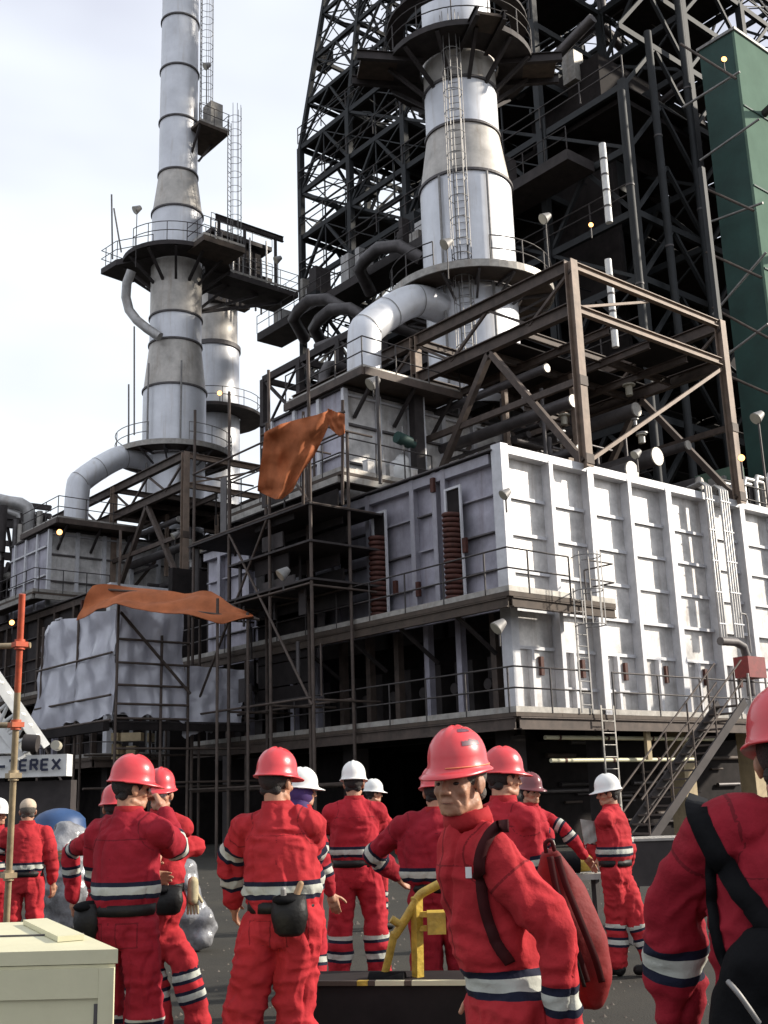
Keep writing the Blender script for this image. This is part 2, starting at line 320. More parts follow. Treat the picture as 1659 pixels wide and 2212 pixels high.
X0, Y0, ZB, ZT = 20.95, 20.09, 3.4, 10.5
WX, WY = 15.2, 15.6
def unit(dy, first):
    """one process heater: radiant box, walkways, convection box, duct, stack, frame"""
    D = lambda x, y, z: V(x, y+dy, z)
    tag = 'nearer' if first else 'farther'; side = 'right-hand' if first else 'left-hand'
    # ---- radiant box
    t = T('radiant_furnace_box', 'big ribbed grey-white furnace box in front of the brown steel frame' if first else 'ribbed furnace box mostly hidden behind the sheeted scaffold on the left', 'furnace', D(X0,Y0,0), 'furnace boxes')
    yp = Y0+.36; xp = X0+.24
    SW, SR = ('panel_shade','rib_shade') if first else ('dark','steel')
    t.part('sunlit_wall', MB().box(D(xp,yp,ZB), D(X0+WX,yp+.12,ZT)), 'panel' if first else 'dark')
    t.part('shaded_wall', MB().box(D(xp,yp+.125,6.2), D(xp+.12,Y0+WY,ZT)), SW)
    t.part('roof_plate', MB().box(D(xp+.13,yp+.13,ZT-.1), D(X0+WX,Y0+WY,ZT-.02)), 'dark')
    t.part('floor_plate', MB().box(D(xp+.13,yp+.13,ZB), D(X0+WX,Y0+WY,ZB+.15)), 'black')
    t.part('back_wall', MB().box(D(xp,Y0+WY+.003,ZB), D(X0+WX,Y0+WY+.1,ZT)), 'dark')
    t.part('burner_recess', MB().box(D(X0+2.6,yp+.13,ZB+.16), D(X0+2.7,Y0+WY-.01,6.2)), 'black')
    rx = [22.93, 24.62, 26.40, 28.30, 30.38, 32.30, 34.3]
    t.part('corner_post', MB().box(D(X0-.02,Y0-.02,ZB-.1), D(X0+.26,yp-.003,ZT+.18)), 'rib')
    for x in rx:
        big = x in (24.62, 28.30, 32.30); a = .13 if big else .075
        mb = MB().box(D(x-a,Y0,ZB-.1), D(x+a,Y0+.03,ZT)).box(D(x-.02,Y0+.031,ZB-.1), D(x+.02,yp-.003,ZT)); t.part('vertical_rib', mb, 'rib')
    xs = [X0+.26]+rx+[X0+WX]
    for a, b in zip(xs, xs[1:]):
        for z in (4.18, 5.22, 6.22, 7.27, 8.30, 9.33):
            d = .16 if z == 6.22 else .09
            if z == 4.18 and random.random() < .5: continue
            t.part('horizontal_stiffener', MB().box(D(a+.06,yp-d,z), D(b-.06,yp-.002,z+.03)).box(D(a+.06,yp-d,z-.06), D(b-.06,yp-d+.02,z-.002)), 'rib')
        # peep door strips near the bottom
        if b < 33:
            m = (a+b)/2+random.uniform(-.2,.2); mb = MB().box(D(m-.05,yp-.16,ZB+.25), D(m+.05,yp-.002,5.16))
            t.part('short_rib', mb, 'rib')
            q = m+.42; t.part('inspection_door', MB().box(D(q-.06,yp-.09,4.5), D(q+.06,yp-.002,5.0)), 'rust')
    t.part('top_chord', MB().box(D(X0+.27,Y0+.02,ZT-.07), D(X0+WX,yp-.003,ZT+.02)).box(D(X0+.27,Y0+.02,ZT+.021), D(X0+WX,Y0+.06,ZT+.16)), 'rib')
    t.part('bottom_chord', MB().box(D(X0+.27,Y0+.1,ZB-.12), D(X0+WX,yp-.003,ZB+.22)), 'edge')
    # shaded wall ribs
    ly = [oX(893,1200,X0).y, oX(940,1150,X0).y, 22.45, 25.9, 27.7, 29.6, 31.6, oX(534,1200,X0).y, 34.6]
    for y in sorted(ly):
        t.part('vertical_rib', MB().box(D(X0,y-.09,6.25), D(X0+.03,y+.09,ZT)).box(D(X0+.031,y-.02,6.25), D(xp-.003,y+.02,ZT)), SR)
    ys = [yp+.05]+sorted(ly)+[Y0+WY]
    for a, b in zip(ys, ys[1:]):
        if b-a < .7: continue
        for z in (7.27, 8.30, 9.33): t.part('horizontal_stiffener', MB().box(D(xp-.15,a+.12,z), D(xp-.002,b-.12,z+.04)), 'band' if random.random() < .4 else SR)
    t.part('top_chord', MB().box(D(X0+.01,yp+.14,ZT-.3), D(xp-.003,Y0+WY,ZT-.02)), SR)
    t.part('eave_plate', MB().box(D(X0-.12,Y0+.3,ZT+.021), D(X0+.5,Y0+WY,ZT+.06)), 'band')
    # burner front below the walkway
    for y in np.arange(Y0+1.2, Y0+WY-.3, 1.35):
        t.part('burner_column', MB().box(D(X0+.5,y-.10,ZB+.2), D(X0+.72,y+.10,6.3)), 'steel' if random.random() < .6 else 'panel_shade')
        t.part('burner_box', MB().box(D(X0+1.3,y+.3,ZB+.3), D(X0+2.3,y+1.05,5.2)).cyl(D(X0+1.3,y+.68,4.4), D(X0+.9,y+.68,4.4), .16, n=10), 'dark')
    # tube bends poking through slots
    for u0, vt, n_ in ((986,1050,18), (823,1105,17)):
        yc = oX(u0, 1200, X0).y; z1 = oX(u0, vt, X0).z
        t.part('slot_frame', MB().box(D(X0-.06,yc-.34,6.45), D(X0-.003,yc-.27,z1)).box(D(X0-.06,yc+.27,6.45), D(X0-.003,yc+.34,z1)).box(D(X0-.06,yc-.27,z1-.07), D(X0-.003,yc+.27,z1)), 'rib')
        t.part('slot_back', MB().box(D(X0-.012,yc-.265,6.45), D(X0-.004,yc+.265,z1-.072)), 'black')
        dz = (z1-.75-6.5)/n_
        for k in range(n_):
            z = 6.55+k*dz; pts = [D(X0-.02, yc+s*.19, z) + V(-math.sin(PI*j/8)*.34, 0, 0)*1.0 + V(0, (math.cos(PI*j/8)-s)*.19*1, 0)*0 for j, s in ((j, math.cos(PI*j/8)) for j in range(9))]
            t.part('return_bend', MB().tube(pts, .072, 8), 'rust')
    # small clamps on the wall
    for y, z in ((21.6,7.9),(24.6,7.2),(23.6,7.0),(22.8,9.9)): t.part('wall_bracket', MB().box(D(X0-.1,y-.07,z), D(X0-.003,y+.07,z+.42)), 'rust')
    # concrete piers
    for x in (21.6, 25.2, 28.9, 32.6):
        for y in (Y0+.9, Y0+7.5, Y0+14.5): t.part('concrete_pier', MB().box(D(x-.28,y-.28,0), D(x+.28,y+.28,ZB-.12)), 'tanpaint' if y < Y0+2 and x > 28 else 'dark')
    for x in (21.6,25.2,28.9,32.6): t.part('floor_beam', MB().ibeam(D(x,Y0+.5,ZB-.25), D(x,Y0+WY,ZB-.25), .3, .45), 'black')
    # ---- walkways
    xo = X0-1.15; yo = Y0-1.1
    t = T('walkway', f'upper railed walkway round the near corner of the {tag} furnace box', 'walkway', D(xo,yo,6.2), 'furnace walkways')
    t.part('deck', MB().box(D(xo,yo,6.22), D(X0-.005,Y0+WY-.3,6.34)).box(D(X0,yo,6.22), D(23.9,Y0-.03,6.34)), 'deck')
    t.part('edge_beam', MB().ibeam(D(xo+.06,yo+.1,6.08), D(xo+.06,Y0+WY-.3,6.08), .12, .26).ibeam(D(xo+.15,yo+.06,6.08), D(23.9,yo+.06,6.08), .12, .26), 'deck')
    rails(t, [D(xo,Y0+WY-.3,6.34), D(xo,yo,6.34), D(22.1,yo,6.34)]); rails(t, [D(22.9,yo,6.34), D(23.9,yo,6.34), D(23.9,Y0-.1,6.34)])
    for y in np.arange(Y0+1, Y0+WY, 2.3): t.part('bracket', MB().bar(D(xo+.1,y,6.05), D(X0+.4,y,5.1), .09), 'dark')
    t = T('walkway', f'lower railed walkway along the foot of the {tag} furnace box', 'walkway', D(xo,yo,3.2), 'furnace walkways')
    t.part('deck', MB().box(D(xo,yo,3.28), D(X0+.5,Y0+WY-1.3,3.38)).box(D(X0+.51,yo,3.28), D(31.2,Y0-.02,3.38)), 'deck')
    t.part('edge_beam', MB().ibeam(D(xo+.06,yo+.1,3.12), D(xo+.06,Y0+WY-1.3,3.12), .14, .3).ibeam(D(xo+.15,yo+.06,3.12), D(31.2,yo+.06,3.12), .14, .3), 'steel')
    rails(t, [D(xo,Y0+WY-1.4,3.38), D(xo,yo,3.38), D(22.6,yo,3.38)]); rails(t, [D(23.5,yo,3.38), D(31.2,yo,3.38)], step=2.1)
    ladder(f'tall caged ladder between the two walkways of the {tag} furnace box', D(22.35,yo-.05,3.4), 3.2, (0,-1,0), m='raill')
    ladder(f'lower open ladder from the ground to the walkway of the {tag} furnace box', D(23.05,yo-.12,0), 3.6, (0,-1,0), cage=False, m='edge', w=.5)
    # ---- convection box
    cx0, cx1, cy0, cy1, cz0, cz1 = X0+.05, 28.9, 27.0, 31.8, ZT+.07, 14.42
    t = T('convection_box', f'pale panelled convection box on top of the {tag} furnace, below the bent duct', 'furnace', D(cx0,cy0,cz0), 'convection boxes')
    t.part('sunlit_wall', MB().box(D(cx0+.1,cy0+.14,cz0), D(cx1,cy0+.24,cz1)), 'panel'); t.part('shaded_wall', MB().box(D(cx0+.1,cy0+.243,cz0), D(cx0+.2,cy1,cz1)), 'panel_shade')
    t.part('roof_plate', MB().box(D(cx0,cy0,cz1+.003), D(cx1,cy1,cz1+.09)), 'dark'); t.part('back_wall', MB().box(D(cx0+.1,cy1+.003,cz0), D(cx1,cy1+.1,cz1)), 'dark')
    for x in (cx0+.09, 22.5, 23.9, 25.4, 26.9, 28.4): t.part('vertical_rib', MB().box(D(x-.09,cy0,cz0), D(x+.09,cy0+.137,cz1)), 'rib')
    for z in (11.9, 13.2, 14.2):
        for a, b in ((cx0+.19,22.4),(22.6,23.8),(24.0,25.3),(25.5,26.8),(27.0,28.3)): t.part('horizontal_stiffener', MB().box(D(a,cy0+.03,z), D(b,cy0+.137,z+.07)), 'rib' if z > 14 else 'band')
    for y in (28.4,29.8,31.2): t.part('vertical_rib', MB().box(D(cx0-.02,y-.08,cz0), D(cx0+.097,y+.08,cz1)), 'rib')
    for z in (12.2,13.6): t.part('horizontal_stiffener', MB().box(D(cx0-.01,cy0+.3,z), D(cx0+.097,cy1,z+.08)), 'rib')
    # platform half way up, reaching out over the walkway
    t = T('platform', f'railed platform jutting out at the left corner of the {tag} convection box', 'platform', D(19.9,25.75,11), 'furnace platforms')
    zp = 11.1; t.part('deck', MB().box(D(19.85,25.75,zp-.1), D(cx0-.01,32.5,zp)).box(D(cx0,25.75,zp-.1), D(23.6,cy0-.01,zp)), 'deck')
    t.part('edge_beam', MB().bar(D(19.9,25.9,zp-.21), D(19.9,32.5,zp-.21), .12, .2).bar(D(19.97,25.8,zp-.21), D(23.6,25.8,zp-.21), .12, .2), 'edge')
    rails(t, [D(19.85,32.5,zp), D(19.85,25.75,zp), D(23.6,25.75,zp)], step=1.2)
    t = T('platform', f'small railed platform on the roof of the {tag} convection box under the duct', 'platform', D(21,25.9,14.6), 'furnace platforms')
    zp = 14.72; t.part('deck', MB().box(D(20.95,25.9,zp-.14), D(25.2,30.2,zp)), 'deck'); t.part('edge_beam', MB().bar(D(20.9,25.84,zp-.1), D(20.9,30.2,zp-.1), .1, .26).bar(D(20.96,25.84,zp-.1), D(25.2,25.84,zp-.1), .1, .26), 'steel')
    rails(t, [D(20.95,30.2,zp), D(20.95,25.9,zp), D(25.2,25.9,zp)])
    for x in (21.5, 23.2, 24.9): t.part('bracket', MB().bar(D(x,26,14.55), D(x,cy0+.1,13.5), .1), 'dark')
    # ---- bent duct
    t = T('flue_duct', f'thick bent metal duct rising from the {tag} convection box roof to its chimney', 'duct', D(22.9,28.2,14.75), 'bent flue ducts')
    k = [oY(787,812,28.2), oY(787,735,28.2), oY(800,705,28.2), oY(862,662,28.2), oY(905,650,28.2), oY(960,660,28.2)]; k = [Vector(p)+V(0,dy,0) for p in k]; k[0].z = 14.73
    k[-1].z = k[-2].z
    pts = []
    for i in range(len(k)-1):       # catmull-rom
        p0, p1, p2, p3 = k[max(i-1,0)], k[i], k[i+1], k[min(i+2,len(k)-1)]
        for j in range(5): s = j/5; pts.append(.5*((2*p1)+(-p0+p2)*s+(2*p0-5*p1+4*p2-p3)*s*s+(-p0+3*p1-3*p2+p3)*s**3))
    pts.append(k[-1]); t.part('casing', MB().tube(pts, .60, 24), 'clad')
    for i in (1, 8, 13, 19): d = (pts[i+1]-pts[i]).normalized(); t.part('clamp_band', MB().cyl(pts[i]-d*.02, pts[i]+d*.02, .615, n=24, caps=False), 'raill')
    t.part('floor_collar', MB().cyl(k[0], k[0]+up*.12, .72, n=24), 'band')
    # ---- chimney
    ax, ay = 28.3, 28.2
    t = T('chimney', f'banded metal chimney above the {tag} furnace, ' + ('right of the orange tarp' if first else 'tallest on the left against the sky'), 'chimney', D(ax,ay,15.2), 'heater chimneys')
    segs = [(15.2,1.72,19.9,1.78,'clad'), (19.9,1.80,24.5,1.80,'clad'), (24.5,1.80,26.8,1.46,'clad_brown'), (26.8,1.46,28.8,1.46,'clad'), (28.8,1.46,31.0,1.46,'clad_brown' if first else 'clad')]
    if not first: segs = [(15.2,1.65,19.4,1.68,'clad'), (19.4,1.70,23.2,1.70,'clad'), (23.2,1.70,25.9,1.42,'clad_brown'), (25.9,1.42,27.5,1.42,'clad'), (27.5,1.42,31.0,1.42,'clad_brown')]
    segs += [(31.0,1.42,33.9,1.42,'clad'), (33.9,1.42,36.4,1.10,'clad_brown'), (36.4,1.10,39.8,1.10,'clad'), (39.8,1.10,43.2,1.09,'clad'), (43.2,1.09,46.6,1.08,'clad'), (46.6,1.08,50.,1.08,'clad'), (50.,1.08,54,1.07,'clad')]
    for z0, r0, z1, r1, m in segs:
        t.part('shell_section', MB().cyl(D(ax,ay,z0), D(ax,ay,z1), r0, r1, 64, False), m)
        t.part('flange_band', MB().lathe(D(ax,ay,z1), [(r1+.002,-.05),(r1+.075,-.05),(r1+.075,.05),(r1+.002,.05)], 64, smooth=False), 'band')
    for a in (-2.9, -1.9): t.part('conduit', MB().cyl(D(ax+math.cos(a)*1.9,ay+math.sin(a)*1.9,16), D(ax+math.cos(a)*1.9,ay+math.sin(a)*1.9,24.4), .05, n=8), 'raill')
    ca = math.atan2(-(ay+dy), -ax)      # towards the yard
    zb = 19.95 if first else 19.5
    t = T('round_platform', f'ring platform round the foot of the {tag} chimney', 'platform', D(ax,ay,zb), 'chimney platforms')
    t.part('deck', MB().lathe(D(ax,ay,zb), [(1.95,-.12),(3.1,-.12),(3.1,0),(1.95,0)], 56, smooth=False, close=True), 'deck')
    t.part('rim', MB().lathe(D(ax,ay,zb), [(3.11,-.16),(3.17,-.16),(3.17,.12),(3.11,.12)], 56, smooth=False, close=True), 'edge')
    for k_ in range(14): a = 2*PI*k_/14; t.part('bracket', MB().bar(D(ax+3*math.cos(a),ay+3*math.sin(a),zb-.2), D(ax+1.8*math.cos(a),ay+1.8*math.sin(a),zb-.75), .08).bar(D(ax+3*math.cos(a),ay+3*math.sin(a),zb-.19), D(ax+1.8*math.cos(a),ay+1.8*math.sin(a),zb-.19), .1), 'band')
    rails(t, arc((ax,ay+dy), 3.1, ca+.25, ca+.25+5.6, 36, zb), 'railm' if first else 'raill', step=1.3, toe=False)
    zu = 30.2 if first else 30.9
    t = T('round_platform', 'high dark platform with outriggers round the nearer chimney at the top of the view' if first else 'high winged platform round the tall left chimney', 'platform', D(ax,ay,zu), 'chimney platforms')
    t.part('deck', MB().lathe(D(ax,ay,zu), [(1.6,-.25),(3.0,-.25),(3.0,0),(1.6,0)], 48, smooth=False, close=True), 'dark')
    if first: rails(t, arc((ax,ay+dy), 3.0, 0, 2*PI, 40, zu), toe=False)
    for k_ in range(12): a = 2*PI*k_/12; t.part('bracket', MB().bar(D(ax+2.9*math.cos(a),ay+2.9*math.sin(a),zu-.3), D(ax+1.4*math.cos(a),ay+1.4*math.sin(a),zu-1.5), .14), 'dark')
    if first:
        for a, ln, wd in ((2.6,1.5,1.5),(-.75,1.3,1.3),(-2.0,1.0,1.0)):
            c = D(ax,ay,zu-.2); d = V(math.cos(a),math.sin(a),0); s_ = d.cross(up)
            t.part('outrigger_deck', MB().bar(c+d*2.6, c+d*(2.6+ln), wd, .12), 'deck')
            for s2 in (-1,1): t.part('outrigger_beam', MB().ibeam(c+d*1.6+s_*s2*wd*.55-up*.1, c+d*(2.8+ln)+s_*s2*wd*.55-up*.1, .18, .4), 'dark')
        ladder('long caged ladder up the front of the nearer chimney', D(ax,ay,zb)+V(math.cos(ca-.12),math.sin(ca-.12),0)*1.86, 10.2, (math.cos(ca-.12),math.sin(ca-.12),0), m='raill', cage_from=.4)
        ladder('short caged ladder below the ring platform of the nearer chimney', D(ax,ay,15.8)+V(math.cos(ca-.12),math.sin(ca-.12),0)*1.86, 4.3, (math.cos(ca-.12),math.sin(ca-.12),0), m='raill', cage_from=.4)
        for z in (31.4,): 
            t.part('upper_ring', MB().lathe(D(ax,ay,z+.6), [(2.2,-.1),(2.9,-.1),(2.9,0),(2.2,0)], 40, smooth=False, close=True), 'dark')
    else:
        wl = [oZ(218,580,zu), oZ(250,560,zu), oZ(330,545,zu), oZ(340,590,zu), oZ(275,600,zu)]
        t.part('left_wing', MB().prism([(p.x,p.y) for p in wl][::-1], zu-.35, zu-.01), 'dark')
        rails(t, [oZ(330,545,zu), oZ(250,560,zu), oZ(218,580,zu), oZ(275,600,zu)], 'railm', step=1.2, toe=False)
        rails(t, arc((ax,ay+dy), 3.0, ca-.9, ca+.9, 12, zu), 'railm', step=1.1, toe=False)
        t.part('right_wing', MB().box(D(ax+1.6,ay-1.1,zu-.34), D(ax+7.6,ay+1.5,zu-.02)), 'dark')
        rails(t, [D(ax+2.4,ay-1.1,zu), D(ax+7.6,ay-1.1,zu), D(ax+7.6,ay+1.5,zu)], 'raill', step=1.3)
        t.part('square_wing', MB().box(D(ax-.6,ay-4.0,zu-.33), D(ax+2.0,ay-2.2,zu-.03)), 'deck')
        rails(t, [D(ax-.6,ay-2.2,zu), D(ax-.6,ay-4.0,zu), D(ax+2.0,ay-4.0,zu)], 'railm', step=1.0)
        for x in (ax+3.4, ax+5.4, ax+7.2): t.part('wing_brace', MB().bar(D(x,ay,zu-.35), D(ax+1.2,ay,zu-2.6), .16), 'dark')
        z2 = 39.2; t = T('platform', 'small bracketed platform high on the right of the tall left chimney', 'platform', D(ax+1,ay-.8,z2))
        t.part('deck', MB().box(D(ax+.2,ay-2.0,z2-.2), D(ax+2.2,ay+.9,z2)), 'deck'); rails(t, [D(ax+.2,ay-2.0,z2), D(ax+2.2,ay-2.0,z2), D(ax+2.2,ay+.9,z2)], 'railm', step=.9)
        t.part('bracket', MB().bar(D(ax+1.9,ay-.5,z2-.2), D(ax+1.05,ay-.5,z2-1.6), .12).bar(D(ax+.3,ay-1.9,z2-.2), D(ax+.3,ay-1.0,z2-1.6), .12), 'dark')
        t.part('instrument_cabinet', MB().box(D(ax+1.2,ay-1.6,z2+.2), D(ax+2.0,ay-.7,z2+1.9)), 'edge')
        ladder('tall freestanding caged ladder beside the tall left chimney', D(ax+1.9,ay-2.5,zu), 8.6, (.5,-.8,0), m='raill', cage_from=.6)
        ladder('caged ladder up the topmost sections of the tall left chimney', D(ax+1.0,ay-.75,z2), 13, (.75,-.65,0), m='raill', cage_from=.5)
        t = T('monorail_hoist_beam', 'dark hoist beam on posts above the high left platform', 'beam', D(ax+2,ay-.9,zu))
        a_, b_ = D(ax+1.9,ay-1.0,zu+3.2), D(ax+6.6,ay-1.0,zu+3.2); t.part('beam', MB().ibeam(a_, b_, .18, .34), 'dark')
        for q in (.05,.42,.88): p = a_.lerp(b_, q); t.part('post', MB().bar(V(p.x,p.y,zu), p, .14), 'dark')
        t = T('curved_pipe', 'curved grey pipe hanging under the high left platform', 'pipe', oX(275,640,ax))
        t.part('bend', MB().tube([at(284,585,61), at(274,612,61), at(272,642,61), at(279,670,61), at(296,692,60.6), at(318,710,60.2), at(345,728,60)], .26, 14), 'pipe')
    # ---- brown steel frame in front of the chimney
    t = T('support_gantry', f'tall brown steel frame with diagonal braces standing over the {tag} furnace', 'frame', D(24.6,20.3,3.4), 'brown steel frames')
    xs = (24.40, 32.1); ysx = (20.02, 27.2, 34.6); zt = 17.05; zm = 15.5
    for x in xs:
        for y in ysx:
            p, q = D(x,y,ZT+.02 if y < 21 else ZT), D(x,y,zt)
            mb = MB().box(p-V(.15,.14,0), V(q.x+.15,q.y-.11,q.z)).box(p+V(-.15,.11,0), V(q.x+.15,q.y+.14,q.z)).box(p-V(.015,.109,0), V(q.x+.015,q.y+.109,q.z)); t.part('column', mb, 'tan')
            if y < 21: 
                for z in (10.6, 13.0): t.part('splice_plate', MB().box(D(x-.17,y-.165,z), D(x+.17,y-.145,z+.3)), 'steel')
    if first: t.part('column_extension', MB().box(D(32.0,19.95,17.06), D(32.2,20.12,23)), 'coker')
    for z in (zt-.14, zm):
        for y in ysx: t.part('cross_beam', MB().ibeam(D(xs[0]+.16,y,z), D(xs[1]-.16,y,z), .18, .26), 'tan' if y < 21 else 'steel')
        for x in xs: t.part('long_beam', MB().ibeam(D(x,ysx[0]+.15,z), D(x,ysx[-1],z), .24, .42), 'steel')
    for x in xs:
        for a, b in ((0,1),(1,2)):
            ya, yb = ysx[a], ysx[b]; ym = (ya+yb)/2
            t.part('brace', MB().bar(D(x,ya+.1,10.7), D(x,ym,zm-.2), .2), 'steel'); t.part('brace', MB().bar(D(x,yb-.1,10.7), D(x,ym,zm-.2), .2), 'steel')
            for q in range(4): y1 = ya+(yb-ya)*q/4; t.part('web', MB().bar(D(x,y1,zm+.1 if q%2 else zt-.3), D(x,y1+(yb-ya)/4,zt-.3 if q%2 else zm+.1), .09), 'steel')
        t.part('long_beam', MB().bar(D(x,ysx[0]+.2,13.2), D(x,ysx[-1],13.2), .14, .2), 'steel')
    t.part('brace', MB().bar(D(xs[0]+.25,20.05,10.8), D(xs[1]-.2,20.05,zm-.25), .11), 'tan')
    t.part('brace', MB().bar(D(xs[0]+.25,20.1,zm+.12), D(28.2,20.1,zt-.3), .08), 'tan')
    t.part('brace', MB().bar(D(xs[0]+.2,27.2,10.8), D(28.2,27.2,zm-.2), .16), 'steel'); t.part('brace', MB().bar(D(xs[1]-.2,27.2,10.8), D(28.2,27.2,zm-.2), .16), 'steel')
    for y in (22.2,24.1,26.2,30,32): t.part('joist', MB().ibeam(D(xs[0]+.1,y,zm-.02), D(xs[1]-.1,y,zm-.02), .14, .26), 'steel')
    for x in (26.2,28.2,30.2): t.part('joist', MB().ibeam(D(x,20.2,zm-.2), D(x,34.5,zm-.2), .14, .26), 'steel')
    t.part('grating', MB().box(D(xs[0]+.2,23.2,zm+.16), D(xs[1]-.2,26.4,zm+.2)).box(D(28.6,20.4,zm+.17), D(xs[1]-.2,22.1,zm+.21)), 'black')
    t.part('hanger', MB().bar(D(28.1,23.4,11.3), D(28.1,23.4,15.3), .16), 'tan'); t.part('hanger', MB().bar(D(26.0,24.6,12.2), D(26.0,24.6,15.3), .16), 'tan')
    # ---- process pipes inside the frame, ends capped in pale metal
    pr_ = random.Random(11)
    spots = [(25.4,13.1,.20,21.2,30),(29.6,13.9,.24,22.0,31),(29.4,12.0,.30,21.2,33),(27.2,11.0,.30,20.6,33),(30.9,12.6,.16,21,31),(26.1,11.8,.15,21.7,30),(25.2,14.4,.14,22,32),(31.2,11.3,.22,20.9,32)]
    for x, z, r, ya, yb in spots:
        t = T('process_pipe', f'{"thick" if r > .18 else "thin"} sooty pipe with pale capped end inside the brown frame over the {tag} furnace', 'pipe', D(x,ya,z), f'capped pipes inside the {tag} frame')
        t.part('run', MB().cyl(D(x,ya,z), D(x,yb,z), r, n=16), 'pipe_dark'); t.part('end_cap', MB().cyl(D(x,ya-.06,z), D(x,ya-.003,z), r*1.04, n=16), 'edge')
    its = []
    for i in range(46):
        x, y, z = pr_.uniform(25,31.8), pr_.uniform(23.5,33), pr_.uniform(10.8,15.1); a = pr_.choice([V(1,0,0),V(0,1,0),V(0,0,1)]); ln = pr_.uniform(.8,3.5)
        if a.z: ln = min(ln, 15.2-z)
        its.append((D(x,y,z), D(x,y,z)+a*ln, pr_.choice([.05,.07,.1,.13])))
    t = T('pipe_cluster', f'tangle of small sooty pipes filling the brown frame over the {tag} furnace', 'pipes', D(28,28,10.6), 'pipe tangles'); 
    for it in its: t.part('pipe', MB().cyl(it[0], it[1], it[2], n=8), 'pipe_dark')
    for i in range(14):
        x, y, z = pr_.uniform(25,31.5), pr_.uniform(21.5,25), pr_.uniform(10.9,14.9); s_ = pr_.uniform(.1,.25); t.part('valve', MB().cyl(D(x,y,z), D(x,y,z+s_*1.4), s_*.5, n=10).cyl(D(x,y-.02,z+s_*1.4), D(x,y-.02,z+s_*1.6), s_*.9, n=12), 'pipe' if i % 2 else 'lampglass')
    t = T('equipment_housing', f'dark blocky equipment behind the brown frame over the {tag} furnace', 'equipment', D(30,33,10.6), 'dark housings')
    t.part('casing', MB().box(D(29.2,27.5,10.62), D(34.5,31.5,14.6)), 'black'); t.part('lower_duct', MB().box(D(24.9,32.2,10.62), D(33.5,34.2,15.0)), 'black')
    for x in (30,31.5,33): t.part('stiffener', MB().box(D(x,27.42,10.7), D(x+.1,27.497,14.5)), 'dark')
unit(0, True); unit(23.2, False)

